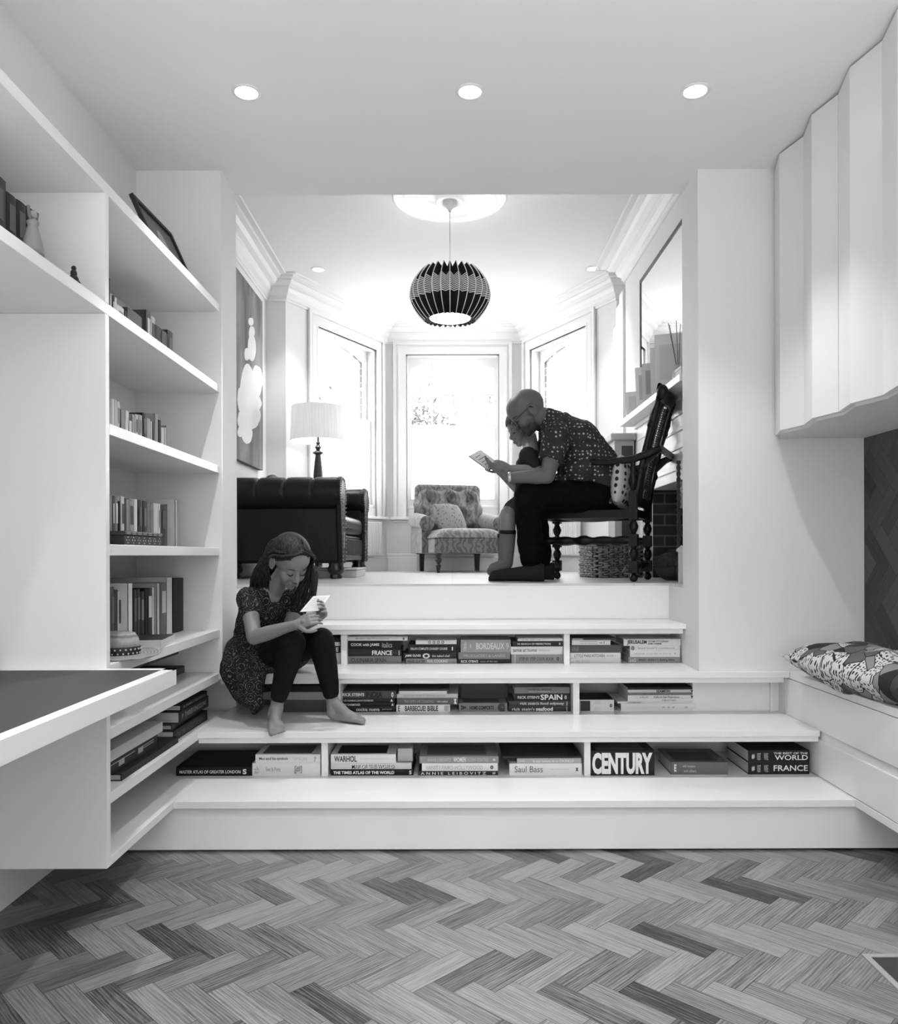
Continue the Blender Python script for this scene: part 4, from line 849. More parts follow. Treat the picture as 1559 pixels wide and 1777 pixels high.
# local: x = -.42 (back) .. +.38 (front), y = -.56 (near arm outside) .. +.56
H_ = .655
def arm(sign, label=None):
    yc = sign*.44; R = .105
    def fn(u, v):     # u round the section, v along x from back to front
        x = -.40+.77*v; a = 2*pi*u
        pl = 1-.10*max(0, 1-abs(((v*4.2) % 1)-.5)*-2-1.86)*5 if False else 1
        ph = abs(((v*4.3+.15) % 1)-.5); pinch = 1-.15*math.exp(-(ph/.035)**2)-.03*math.exp(-(ph/.16)**2)
        if sin(a) < -.2: pinch = 1
        r_ = R*pinch
        return (x, yc+sign*(.03)+r_*1.05*cos(a), H_-R+r_*sin(a))
    q = MB().grid(fn, 28, 90, closeu=True)
    o = q.build('arm_roll', LEA, sf, smooth=True)
    q = MB().box(-.40, .36, yc-.055, yc+.055, .10, H_-R); q.build('arm_panel', LEA, sf, bevel=.02)
    # scrolled front facing
    pts = []
    for k in range(25):
        a = -.25*pi+1.5*pi*k/24; pts.append((yc+sign*.03+(R+.004)*cos(a), H_-R+(R+.004)*sin(a)))
    pts2 = [(yc-.062, .10), (yc+.062, .10)]
    poly = [(yc+.062, .10)]+pts+[(yc-.062, .10)]
    q = MB().prism(poly, 'x', .355, .385); q.build('arm_facing', LEA, sf, bevel=.006)
    q = MB()
    for k in range(26):
        a = -.22*pi+1.44*pi*k/25; q.ball((.388, yc+sign*.03+(R-.012)*cos(a), H_-R+(R-.012)*sin(a)), .005, 8, 5)
    q.build('nail_heads', mat('nail_brass', .25, .3, metal=.8), sf)
    for sx in (-1, 1):
        q = MB()
        for k in range(16): q.ball((.388, yc+sx*.052, .12+k*.026), .005, 8, 5)
        q.build('nail_heads', mat('nail_brass', .25, .3, metal=.8), sf)
    q = MB().box(.384, .387, yc-.02, yc+.02, .2, .3); q.build('facing_seam', mat('nail_brass', .25, .3, metal=.8), sf)
arm(-1); arm(1)
# deep-buttoned back along x=-.40
def tuft(y, z, py=.16, pz=.13):
    d = 0
    a = y/py; b2 = z/pz; r0 = math.floor(b2)
    best = 9
    for rr in (r0, r0+1):
        off = .5 if rr % 2 else 0; k = round(a-off)
        for kk in (k-1, k, k+1): best = min(best, math.hypot((a-kk-off)*py, (b2-rr)*pz))
    return best
q = MB().grid(lambda u, v: (-.40+.09+.03*sin(pi*v)+.030*min(1, tuft(-.40+.8*u, .12+.5*v)/.07), -.40+.8*u, .30+(H_-.33)*v), 80, 40); q.build('backrest_tufting', LEA, sf, smooth=True, recalc=False)
q = MB().box(-.42, -.31, -.42, .42, .10, H_-.03).tube([(-.36, -.42, H_-.09), (-.36, .42, H_-.09)], .10, 20); q.build('backrest', LEA, sf, smooth=True, angle=40)
def cushion_fn(x0, x1, y0, y1, z0, z1, pw=.25):
    def f(u, v):
        a = 2*pi*v; sx = (abs(cos(u*pi))**.6)*(1 if cos(u*pi) > 0 else -1)
        return None
    return f
q = MB().box(-.30, .37, -.385, .385, .29, .42); o = q.build('seat_cushion', LEA, sf, bevel=.045, seg=4, angle=60)
q = MB().box(-.33, .355, -.385, .385, .12, .285); q.build('seat_base', LEA, sf, bevel=.01)
q = MB()
for k in range(22):
    y = -.37+k*.035; q.box(.355, .366, y-.011, y+.011, .155, .262)
q.build('front_pleats', LEAP, sf, bevel=.004)
MB().box(.353, .362, -.385, .385, .118, .150).build('front_rail', mat('worn_leather_edge', .07, .4), sf, bevel=.003)
FT = mat('dark_bun_foot', .015, .25, .5)
for sx in (-.34, .33):
    for sy in (-.43, .43):
        o = MB().lathe([(.038, 0), (.040, .018), (.036, .028), (.052, .045), (.055, .065), (.046, .085), (.05, .10), (.05, .12)], 24).build('foot', FT, sf, smooth=True, angle=50); o.location = (sx, sy, 0)
cu = thing('cushion', 'dark pointed cushion propped on the sofa back against the wall', 'cushion', (-1.30, 5.75, ZU+.60), 0)
MB().ball((0, 0, .05), (.05, .2, .08), 20, 12, Matrix.Rotation(radians(12), 3, 'X')).build('cushion_cover', gray(.02), cu, smooth=True)
fm = thing('framed_panel', 'pale low box lying on the floor under the sofa front', 'box', (-.80, 5.7, ZU))
B(-.15, .15, -.28, .28, 0, .05).build('box_body', gray(.55), fm, bevel=.004); B(-.155, .155, -.285, .285, .052, .062).build('box_lid', gray(.62), fm, bevel=.002)

# ------------------------------------------------------------------ buttoned damask armchair (faces -y locally)
DAM, N, L, b = nodes('damask_velvet', .75, .3)
b.inputs['Sheen Weight'].default_value = .5
tc = N.new('ShaderNodeTexCoord'); v1 = N.new('ShaderNodeTexNoise'); v1.inputs['Scale'].default_value = 16; v1.inputs['Detail'].default_value = 1; v1.inputs['Distortion'].default_value = 2.5; L.new(tc.outputs['Object'], v1.inputs[0])
wv = N.new('ShaderNodeTexWave'); wv.inputs['Scale'].default_value = 6; wv.inputs['Distortion'].default_value = 9; wv.inputs['Detail'].default_value = 1; wv.inputs['Detail Scale'].default_value = 2.4; L.new(tc.outputs['Object'], wv.inputs[0])
sm = N.new('ShaderNodeMath'); sm.operation = 'ADD'; L.new(v1.outputs['Fac'], sm.inputs[0]); L.new(wv.outputs['Fac'], sm.inputs[1]); rp = ramp(N, [(.44, .085), (.53, .16)]); dv = N.new('ShaderNodeMath'); dv.operation = 'MULTIPLY'; dv.inputs[1].default_value = .5; L.new(sm.outputs[0], dv.inputs[0]); L.new(dv.outputs[0], rp.inputs[0]); L.new(rp.outputs[0], b.inputs['Base Color'])
ac = thing('armchair', 'low buttoned armchair in grey damask velvet with turned front legs in the bay', 'armchair', (.06, 7.25, ZU), radians(14))
W2 = .335
def back_fn(u, v):
    x = (-1+2*u)*W2; z = .30+.55*v; round_ = 1-.18*max(0, (abs(2*u-1)-.75)/.25)**2*max(0, v-.6)/.4
    y = .27+.16*v-.05*sin(pi*v) - .0
    t = tuft(x, z-.36, .19, .155); y += .085*(1-min(1, t/.095))**1.2 + .10*max(0, abs(2*u-1)-.8)/.2*.8 + .12*max(0, v-.92)/.08
    if v > .93: z = .30+.55*.93+ .02*sin((v-.93)/.07*pi/2)
    return (x*round_, y, z)
MB().grid(back_fn, 70, 56).build('backrest', DAM, ac, smooth=True, recalc=False)
MB().prism([(-W2*.97, .16), (W2*.97, .16), (W2*.97, .80), (W2*.85, .825), (-W2*.85, .825), (-W2*.97, .80)], 'y', .40, .47).build('back_panel', DAM, ac, bevel=.03, angle=50)
q = MB()
for r_ in range(0, 4):
    for k in range(-2, 3):
        x = (k+(.5 if r_ % 2 else 0))*.19; z = .36+r_*.155
        if abs(x) < W2*.95 and z < .80: v = (z-.30)/.55; q.ball((x, .27+.16*v-.05*sin(pi*v)+.045, z), .011, 10, 6)
q.build('buttons', mat('button_dark', .08, .6), ac)
q = MB().grid(lambda u, v: ((-1+2*u)*.325*(1+.02*sin(pi*v)), -.42+.68*v, .30+.085*(1-abs(2*u-1)**6)*(1-abs(2*v-1)**8)), 30, 30); q.box(-.318, .318, -.415, .24, .165, .305); q.build('seat', DAM, ac, bevel=.012, smooth=True, angle=45)
for s in (-1, 1):
    q = MB().tube([(s*.335, -.17, .43), (s*.34, .05, .455), (s*.335, .30, .47)], [.062, .068, .075], 20); q.box(s*.335-.04, s*.335+.04, -.15, .34, .17, .43); q.build('arm', DAM, ac, smooth=True, angle=50)
    MB().lathe([(.066, 0), (.066, .012), (.05, .018), (.001, .02)], 24, (s*.335, -.165, .43), (0, -1, 0)).build('arm_scroll', DAM, ac, smooth=True)
DL = mat('dark_leg', .02, .35)
for sx in (-1, 1):
    o = MB().lathe([(.012, 0), (.013, .01), (.022, .055), (.024, .065), (.015, .075), (.028, .10), (.030, .115), (.020, .125), (.024, .14), (.030, .17)], 20).build('leg', DL, ac, smooth=True, angle=50); o.location = (sx*.28, -.38, 0)
    o = MB().prism([(-.018, 0), (.018, 0), (.024, .17), (-.024, .17)], 'y', -.02, .02).build('leg', DL, ac, bevel=.003); o.location = (sx*.27, .36, 0)
CUS, N, L, b = nodes('embroidered_cushion', .85, .2)
tc = N.new('ShaderNodeTexCoord'); vo = N.new('ShaderNodeTexVoronoi'); vo.inputs['Scale'].default_value = 40; L.new(tc.outputs['Object'], vo.inputs[0]); rp = ramp(N, [(.15, .07), (.4, .24)]); L.new(vo.outputs['Distance'], rp.inputs[0]); L.new(rp.outputs[0], b.inputs['Base Color'])
def pillow(name, label, cat, loc, rot, sx, sy, th, m, parent=None, wr=.0, corner=.75, nm='cover'):
    t = thing(name, label, cat, loc); t.rotation_euler = rot
    def half(s):
        def f(u, v):
            a, b2 = 2*u-1, 2*v-1
            e = (1-abs(a)**2.2)**.55*(1-abs(b2)**2.2)**.55 if abs(a) < 1 and abs(b2) < 1 else 0
            k = 1-.09*(1-abs(a)**2)*0
            px_ = a*sx*(1-.13*b2*b2*abs(a)); py_ = b2*sy*(1-.07*a*a*abs(b2))
            n_ = wr*noise.noise(Vector((a*2.3, b2*2.3, s)))*e
            return (px_, py_, s*(th*e+n_+.006*(1-max(abs(a), abs(b2))**14)))
        return f
    q = MB().grid(half(1), 36, 36); q.grid(half(-1), 36, 36); q.build(nm, m, t, smooth=True, weld=True); return t
pillow('cushion', 'small embroidered cushion leaning in the left corner of the damask armchair', 'cushion', (-.02, 7.16, ZU+.47), (radians(62), 0, radians(38)), .16, .16, .05, CUS)
# ------------------------------------------------------------------ patterned cushion on the bench
PAT, N, L, b = nodes('patterned_cotton', .8, .2)
tc = N.new('ShaderNodeTexCoord'); nz = N.new('ShaderNodeTexNoise'); nz.inputs['Scale'].default_value = 7; nz.inputs['Detail'].default_value = 1; L.new(tc.outputs['Object'], nz.inputs[0])
av = N.new('ShaderNodeMix'); av.data_type = 'RGBA'; av.blend_type = 'LINEAR_LIGHT'; av.inputs[0].default_value = .05; L.new(tc.outputs['Object'], av.inputs[6]); L.new(nz.outputs['Color'], av.inputs[7])
vo = N.new('ShaderNodeTexVoronoi'); vo.voronoi_dimensions = '2D'; vo.inputs['Scale'].default_value = 17; L.new(av.outputs[2], vo.inputs[0])
ve = N.new('ShaderNodeTexVoronoi'); ve.voronoi_dimensions = '2D'; ve.feature = 'DISTANCE_TO_EDGE'; ve.inputs['Scale'].default_value = 17; L.new(av.outputs[2], ve.inputs[0])
sc = N.new('ShaderNodeSeparateColor'); L.new(vo.outputs['Color'], sc.inputs[0])
rp = ramp(N, [(0, .03), (.18, .12), (.36, .26), (.50, .62), (.86, .06)], 'CONSTANT'); L.new(sc.outputs[0], rp.inputs[0])
vd = N.new('ShaderNodeTexVoronoi'); vd.voronoi_dimensions = '2D'; vd.inputs['Scale'].default_value = 75; vd.inputs['Randomness'].default_value = .5; L.new(av.outputs[2], vd.inputs[0])
dt = N.new('ShaderNodeMath'); dt.operation = 'LESS_THAN'; dt.inputs[1].default_value = .26; L.new(vd.outputs['Distance'], dt.inputs[0])
lt = N.new('ShaderNodeMath'); lt.operation = 'GREATER_THAN'; lt.inputs[1].default_value = .5; L.new(rp.outputs[0], lt.inputs[0])
dm = N.new('ShaderNodeMath'); dm.operation = 'MULTIPLY'; L.new(dt.outputs[0], dm.inputs[0]); L.new(lt.outputs[0], dm.inputs[1])
ed = N.new('ShaderNodeMath'); ed.operation = 'LESS_THAN'; ed.inputs[1].default_value = .035; L.new(ve.outputs['Distance'], ed.inputs[0])
mxm = N.new('ShaderNodeMath'); mxm.operation = 'MAXIMUM'; L.new(dm.outputs[0], mxm.inputs[0]); L.new(ed.outputs[0], mxm.inputs[1])
mx = N.new('ShaderNodeMix'); mx.data_type = 'RGBA'; L.new(mxm.outputs[0], mx.inputs[0]); L.new(rp.outputs[0], mx.inputs[6]); mx.inputs[7].default_value = (.02, .02, .02, 1); L.new(mx.outputs[2], b.inputs['Base Color'])
pillow('bench_cushion', 'large floppy cushion in a grey, black and white patterned cotton on the bench', 'cushion', (1.660, 3.06, ZB+.080), (radians(2), radians(0), radians(9)), .20, .46, .085, PAT, wr=.04)
# ------------------------------------------------------------------ carved high-back armchair
DKW = mat('black_carved_wood', .005, .36, .28)
CANE, N, L, b = nodes('woven_cane', .6, .3)
cdir = Vector((-.914, .405, 0)).normalized(); sdir = Vector((-.405, -.914, 0)).normalized()     # forward, near side
ch = thing('carved_armchair', 'tall black carved armchair with cane panel in its leaning back, man seated on it', 'armchair', (.828, 4.72, ZU))
ch.matrix_world = Matrix(((cdir.x, sdir.x, 0, .828), (cdir.y, sdir.y, 0, 4.72), (0, 0, 1, ZU), (0, 0, 0, 1)))
# local: x forward, y towards the camera (near side)
HD, HWD = .28, .21
def c_(name, q, m=DKW, **k): return q.build(name, m, ch, **k)
turn = [(.010, 0), (.020, .008), (.024, .022), (.018, .036), (.012, .042), (.020, .05)]
def leg(x, y, top=.36):
    q = MB(); q.lathe(turn, 16, (x, y, 0)); q.box(x-.024, x+.024, y-.024, y+.024, .05, .115)
    q.lathe([(.018, .115), (.014, .12), (.022, .135), (.026, .155), (.021, .175), (.013, .182), (.018, .19), (.02, .197)], 16, (x, y, 0))
    q.box(x-.024, x+.024, y-.024, y+.024, .197, .262)
    q.lathe([(.018, .262), (.013, .268), (.022, .285), (.027, .305), (.02, .325), (.014, .335), (.02, .345)], 16, (x, y, 0))
    q.box(x-.024, x+.024, y-.024, y+.024, .345, top+.04); c_('leg', q, smooth=True, angle=45)
for x in (HD, -HD):
    for y in (HWD, -HWD): leg(x, y)
def turned(a, b2, name, r=1.0, tw=False):
    a, b2 = Vector(a), Vector(b2); ln = (b2-a).length; n = 34; pr = []
    for i in range(n+1):
        t = i/n; pr.append((r*(.013+.008*abs(sin(pi*t*5))**.8+(.004 if abs(t-.5) < .04 else 0)), ln*t))
    c_(name, MB().lathe(pr, 14, tuple(a), tuple((b2-a).normalized())), smooth=True)
turned((HD, HWD, .23), (-HD, HWD, .23), 'stretcher', 1.15); turned((HD, -HWD, .23), (-HD, -HWD, .23), 'stretcher', 1.15)
turned((HD, -HWD, .085), (HD, HWD, .085), 'stretcher'); turned((-HD, -HWD, .085), (-HD, HWD, .085), 'stretcher')
q = MB().box(-HD, HD, HWD-.022, HWD+.022, .355, .40).box(-HD, HD, -HWD-.022, -HWD+.022, .355, .40).box(HD-.022, HD+.022, -HWD, HWD, .355, .40).box(-HD-.022, -HD+.022, -HWD, HWD, .355, .40); c_('seat_rail', q, bevel=.004)
bk = N.new('ShaderNodeTexChecker'); tc = N.new('ShaderNodeTexCoord'); bk.inputs['Scale'].default_value = 90; bk.inputs[1].default_value = (.04, .04, .04, 1); bk.inputs[2].default_value = (.12, .12, .12, 1); L.new(tc.outputs['Object'], bk.inputs[0]); L.new(bk.outputs[0], b.inputs['Base Color'])
MB().grid(lambda u, v: (-HD+.02+(2*HD-.04)*u, (-1+2*v)*(HWD-.02), .378-.030*sin(pi*u)*sin(pi*v)), 20, 20).build('cane_seat', CANE, ch, smooth=True).modifiers.new('s', 'SOLIDIFY').thickness = .006
# leaning back: stiles, cane panel between inner stiles, crest
def bpt(t, y): return Vector((-HD-.0-.10*t-.05*t*t, y, .40+.64*t))
for y in (HWD-.01, -HWD+.01):
    pts = [bpt(t/10, y) for t in range(11)]; q = MB(); pr = [.018, .022, .016, .020, .016, .018, .017, .020, .026, .016, .020]; q.tube(pts, pr, 12)
    for t in (.33, .72, .80): q.ball(bpt(t, y), .026, 12, 8)
    c_('back_stile', q, smooth=True)
for y in (.10, -.10):
    q = MB()
    for i in range(12):
        q.bar(bpt(.08+.84*i/12, y), bpt(.08+.84*(i+1)/12+.002, y), .036, .03, up=(1, 0, 0))
    c_('panel_stile', q)
q = MB()
for i in range(40):
    t = .12+.78*i/39; q.tube([bpt(t, -.09), bpt(t, .09)], .0032, 6)
c_('cane_panel', q, mat('cane_strands', .16, .6))
q = MB(); q.bar(bpt(.07, -HWD), bpt(.07, HWD), .03, .05); c_('back_rail', q, bevel=.004)
cr = MB()
def crest(u, v):
    y = (-1+2*u)*(HWD+.02); h_ = .04+.03*abs(cos(2*pi*u))+.015*cos(pi*(u-.5)); a = 2*pi*v; b0 = bpt(.93, 0)
    return (b0.x-.03*(h_/.1)+.028*cos(a), y, b0.z+h_*.5+h_*.62*sin(a)+.015*sin(a*2))
cr.grid(crest, 40, 16, closev=True); cr.ball(bpt(1.0, HWD+.015)+Vector((-.01, 0, -.01)), (.032, .026, .04)); cr.ball(bpt(1.0, -HWD-.015)+Vector((-.01, 0, -.01)), (.032, .026, .04)); c_('crest_rail', cr, smooth=True)
for s in (1, -1):
    y = s*(HWD+.01)
    pts = [(.088, y, .612), (.112, y, .592), (.136, y, .606), (.134, y, .640), (.105, y, .664), (.05, y, .676), (.0, y, .672), (-.15, y, .664), (-HD, y, .675), (-HD-.08, y, .70), (-HD-.15, y, .728)]
    c_('armrest', MB().tube(pts, [.012, .015, .018, .020, .019, .018, .018, .019, .021, .021, .020], 12, flat=(1.0, (0, 1, 0))), smooth=True)
    c_('arm_support', MB().box(.063-.018, .063+.018, y-.018, y+.018, .40, .45).lathe([(.015, .45), (.011, .46), (.017, .49), (.021, .515), (.012, .56), (.009, .60), (.014, .62), (.011, .63), (.016, .665)], 14, (.063, y, 0)), smooth=True, angle=45)
    c_('rear_post', MB().box(-HD-.022, -HD+.022, y-.022, y+.012, .40, .50).lathe([(.018, .50), (.012, .51), (.022, .54), (.024, .56), (.014, .60), (.018, .63), (.012, .64), (.016, .68)], 14, (-HD, y, 0)), smooth=True, angle=45)
c_('rear_crossbar', MB().bar((-HD-.148, -HWD-.02, .725), (-HD-.148, HWD+.02, .725), .022, .030))
q = MB(); q.bar((-HD-.14, HWD-.03, .722), (-HD-.05, HWD-.03, .64), .02, .02); c_('bracket', q); q = MB(); q.bar((-HD-.14, -HWD+.03, .722), (-HD-.05, -HWD+.03, .64), .02, .02); c_('bracket', q)
DOT, N, L, b = nodes('spotted_linen', .85, .2)
tc = N.new('ShaderNodeTexCoord'); vo = N.new('ShaderNodeTexVoronoi'); vo.inputs['Scale'].default_value = 26; vo.inputs['Randomness'].default_value = .25; L.new(tc.outputs['Object'], vo.inputs[0]); rp = ramp(N, [(.30, .02), (.34, .50)]); L.new(vo.outputs['Distance'], rp.inputs[0]); L.new(rp.outputs[0], b.inputs['Base Color'])
p_ = ch.matrix_world @ Vector((-.195, .05, .555))
pl_ = pillow('cushion', 'pale cushion with rows of dark spots behind the seated man', 'cushion', tuple(p_), (0, 0, 0), .15, .20, .055, DOT)
pl_.matrix_world = Matrix.Translation(p_) @ Matrix(((cdir.x, sdir.x, 0, 0), (cdir.y, sdir.y, 0, 0), (0, 0, 1, 0), (0, 0, 0, 1))) @ Matrix.Rotation(radians(100-14), 4, 'Y') @ Matrix.Rotation(radians(6), 4, 'Z')
# ------------------------------------------------------------------ wicker basket
WK, N, L, b = nodes('wicker', .7, .3)
tc = N.new('ShaderNodeTexCoord'); nz = N.new('ShaderNodeTexNoise'); nz.inputs['Scale'].default_value = 30; L.new(tc.outputs['Object'], nz.inputs[0]); rp = ramp(N, [(.3, .14), (.7, .42)]); L.new(nz.outputs['Fac'], rp.inputs[0]); L.new(rp.outputs[0], b.inputs['Base Color'])
bs = thing('wicker_basket', 'square wicker basket on the floor behind the carved armchair', 'basket', (1.06, 5.36, ZU), radians(10))
q = MB(); hw = .17; hh = .215; NR = 15
def sq(t, r_):   # rounded square path
    a = 2*pi*t; c, s = cos(a), sin(a); k = 1/max(abs(c), abs(s)); k = min(k, 1.25); return (c*r_*k, s*r_*k)
for j in range(NR):
    zz = .010+hh*j/NR; n = 144; vs = []
    pts = []
    for i in range(n):
        x, y = sq(i/n, hw); w_ = .0055*(1 if ((i//4)+j) % 2 else -1); k = (hw+w_)/hw; pts.append((x*k, y*k, zz+.003*sin(i*.9+j)))
    pts.append(pts[0]); q.tube(pts, .0065, 6, cap=False)
q.build('weave', WK, bs, smooth=True)
q = MB()
for i in range(36):
    x, y = sq((i+.5)/36, hw); q.tube([(x, y, 0), (x, y, hh)], .005, 6)
q.build('stakes', mat('wicker_stake', .06, .7), bs)
q = MB(); n = 72; pts = [(*sq(i/n, hw+.004), hh+.004) for i in range(n+1)]; q.tube(pts, .011, 8); q.build('rim', WK, bs, smooth=True)
B(-hw+.012, hw-.012, -hw+.012, hw-.012, .003, hh*.8).build('lining', gray(.02), bs)
q = MB(); q.tube([(-.06, hw*-1-.004, .06), (-.03, -hw-.02, .05), (.0, -hw-.02, .035), (.03, -hw-.02, .07)], .006); q.build('loose_strand', WK, bs)
# hearth things
hb = thing('hearth_bundle', 'dark shaggy rounded bundle on the hearth beside the basket', 'bundle', (1.28, 4.66, ZU))
r_ = random.Random(5); q = MB(); q.ball((0, 0, .08), (.10, .13, .085), 24, 14)
for k in range(1300):
    d = Vector((r_.gauss(0,1), r_.gauss(0,1), abs(r_.gauss(0,1)))).normalized(); p = Vector((d.x*.10, d.y*.13, .075+d.z*.085)); e = d*.014+Vector((r_.uniform(-.012,.012), r_.uniform(-.012,.012), -.004))
    s_ = d.orthogonal()*.0025; q.add([tuple(p-s_), tuple(p+s_), tuple(p+e)], [(0, 1, 2)])
q.build('shaggy_body', mat('shaggy_dark', .05, .8), hb, recalc=False)
fg = thing('fire_basket', 'black iron fire basket with upright bars in the brick recess', 'fire grate', (1.53, 4.98, ZU))
q = MB()
for k in range(9): q.tube([(-.12, -.2+.05*k, .03), (-.12, -.2+.05*k, .17)], .006, 6)
q.build('bars', gray(.01), fg); MB().box(-.13, .13, -.22, .22, .17, .182).box(-.13, .13, -.22, .22, .02, .032).build('iron_frame', gray(.012), fg)
q = MB()
for sx, sy in ((-.11, -.2), (-.11, .2), (.11, -.2), (.11, .2)): q.tube([(sx, sy, 0), (sx, sy, .03)], .012, 8)
q.build('feet', gray(.01), fg)
hd = thing('stove_hood', 'black metal stove hood inside the fireplace with a printed sheet over it', 'stove', (1.54, 4.70, ZU))
MB().prism([(-.18, .42), (.2, .42), (.2, .86), (-.02, .86), (-.18, .62)], 'y', -.24, .12).build('hood', gray(.008), hd, bevel=.004); MB().box(-.12, .2, -.2, .1, 0, .42).build('firebox', gray(.006), hd)
nw = thing('printed_sheet', 'pale printed paper sheet draped over the black stove hood', 'paper', (1.34, 4.62, ZU+.50))
MB().grid(lambda u, v: (-.006-.015*sin(pi*v*.5)+.10*max(0, v-.75), -.085+.17*u, .0+.17*v), 14, 14).build('paper', gray(.62), nw, smooth=True).modifiers.new('s', 'SOLIDIFY').thickness = .002
nwp = [o for o in C.objects if o.name.startswith('printed_sheet')][0]
for k, (s, a, h_) in enumerate((('Soda 2 Jan', .095, .04), ('news line and print', .04, .014), ('more small printing', .015, .012))): lettering(s, (-.028 if k else -.030, .07, a), (0, -.14, 0), (0, 0, h_), gray(.06), nwp, .01, 'lettering')
po = thing('fender_post', 'white square post with pyramid cap at the right edge of the opening', 'post', (1.215, 4.245, ZU))
MB().box(-.014, .014, -.016, .016, 0, .165).build('post', TRIMM, po, bevel=.001); MB().add([(-.021, -.023, .165), (.021, -.023, .165), (.021, .023, .165), (-.021, .023, .165), (-.021, -.023, .178), (.021, -.023, .178), (.021, .023, .178), (-.021, .023, .178), (0, 0, .20)], [(3, 2, 1, 0), (0, 1, 5, 4), (1, 2, 6, 5), (2, 3, 7, 6), (3, 0, 4, 7), (4, 5, 8), (5, 6, 8), (6, 7, 8), (7, 4, 8)]).build('cap', TRIMM, po)
rd = thing('twisted_rod', 'dark twisted rod standing at the right edge of the fireplace', 'rod', (1.235, 4.37, ZU))
q = MB()
for ph in (0, pi): q.tube([(.006*cos(k*.9+ph), .006*sin(k*.9+ph), .0+.66*k/70) for k in range(71)], .0065, 6)
q.build('twisted_shaft', gray(.06), rd, smooth=True)
# things on the mantel shelf
mz = 2.0925
def card(Y, w_, h_, g, label, name='card', lean=-8, rz=0, fig=None):
    t = thing(name, label, 'card', (1.25, Y, mz), 0, 'cards and frames on the mantelpiece'); t.rotation_euler = (0, radians(lean), radians(rz))
    B(-.004, .004, -w_/2, w_/2, 0, h_).build('board', gray(g), t)
    if fig is not None: B(-.0052, -.0042, -w_*.35, w_*.35, h_*.15, h_*.8).build('printed_picture', gray(fig), t)
    return t
card(5.44, .13, .15, .7, 'grey greeting card at far left end of the mantelpiece', rz=62, fig=.55)
card(5.30, .05, .12, .66, 'narrow pale greeting card second along the mantelpiece', rz=70)
card(5.12, .14, .24, .72, 'tall pale card with faint floral print on the mantelpiece', rz=60, fig=.5)
card(4.93, .15, .22, .6, 'grey pictured card in the middle of the mantelpiece', rz=66, fig=.35)
card(4.76, .13, .27, .7, 'tall pale card right of the grey one on the mantelpiece', rz=66)
card(4.58, .17, .30, .75, 'large grey pictured card at right end of the mantelpiece', rz=70, fig=.6)
df = thing('reed_diffuser', 'glass reed diffuser with thin dark reeds on the mantelpiece', 'reed diffuser', (1.245, 4.40, mz))
MB().lathe([(.03, 0), (.032, .005), (.032, .05), (.014, .065), (.012, .085)], 20).build('bottle', mat('bottle_glass_grey', .35, .1), df, smooth=True)
for k, (a, b2) in enumerate(((-.05, .02), (-.02, -.03), (.02, .03), (-.035, .05))): MB().tube([(0, 0, .02), (a, b2, .32)], .002, 6).build('reed', gray(.12), df)
for o in ((1.225, 4.80, 'low pale stacked boxes under the cards at the mantel edge'),):
    t = thing('keepsake_box', o[2], 'box', (1.245, 4.30, mz)); MB().box(-.03, .03, -.06, .06, 0, .03).build('box_body', gray(.5), t); MB().box(-.032, .032, -.062, .062, .031, .045).build('box_lid', gray(.6), t)
sb = thing('side_speaker', 'grey box-shaped cabinet with dark front panel behind the carved chair', 'cabinet', (1.235, 5.86, ZU))
MB().box(-.07, .07, -.12, .12, 0, .97).build('cabinet_body', gray(.42), sb, bevel=.003); MB().box(-.10, .09, -.14, .14, .97, 1.02).build('cabinet_top', gray(.45), sb, bevel=.01); MB().box(-.02, .06, -.1225, -.12, .06, .93).build('front_panel', gray(.06), sb)
# ------------------------------------------------------------------ people
TEXN = bpy.data.textures.new('cloth_folds', 'CLOUDS'); TEXN.noise_scale = .07; TEXN.noise_depth = 2
TEXF = bpy.data.textures.new('fine_folds', 'CLOUDS'); TEXF.noise_scale = .03; TEXF.noise_depth = 1
def skinned(q, name, m, parent, voxel=.004, it=4, fac=.5, disp=0, tex=None):
    o = q.build(name, m, parent, recalc=True)
    r = o.modifiers.new('remesh', 'REMESH'); r.mode = 'VOXEL'; r.voxel_size = voxel; r.use_smooth_shade = True
    s = o.modifiers.new('smooth', 'SMOOTH'); s.factor = fac; s.iterations = it
    if disp:
        d = o.modifiers.new('folds', 'DISPLACE'); d.texture = tex or TEXN; d.strength = disp; d.mid_level = .5; d.texture_coords = 'LOCAL'
        s2 = o.modifiers.new('smooth2', 'SMOOTH'); s2.factor = .5; s2.iterations = 2
    return o
def seg(q, pts, rad, n=16):
    P = [Vector(p) for p in pts]
    for i in range(len(P)-1):
        a, b2 = P[i], P[i+1]; d = b2-a
        if d.length < 1e-5: continue
        k = 5; q.tube([a+d*(j/k) for j in range(k+1)], [rad[i]+(rad[i+1]-rad[i])*j/k for j in range(k+1)], n)
    for p, r in zip(P, rad): q.ball(p, r, n, 10)
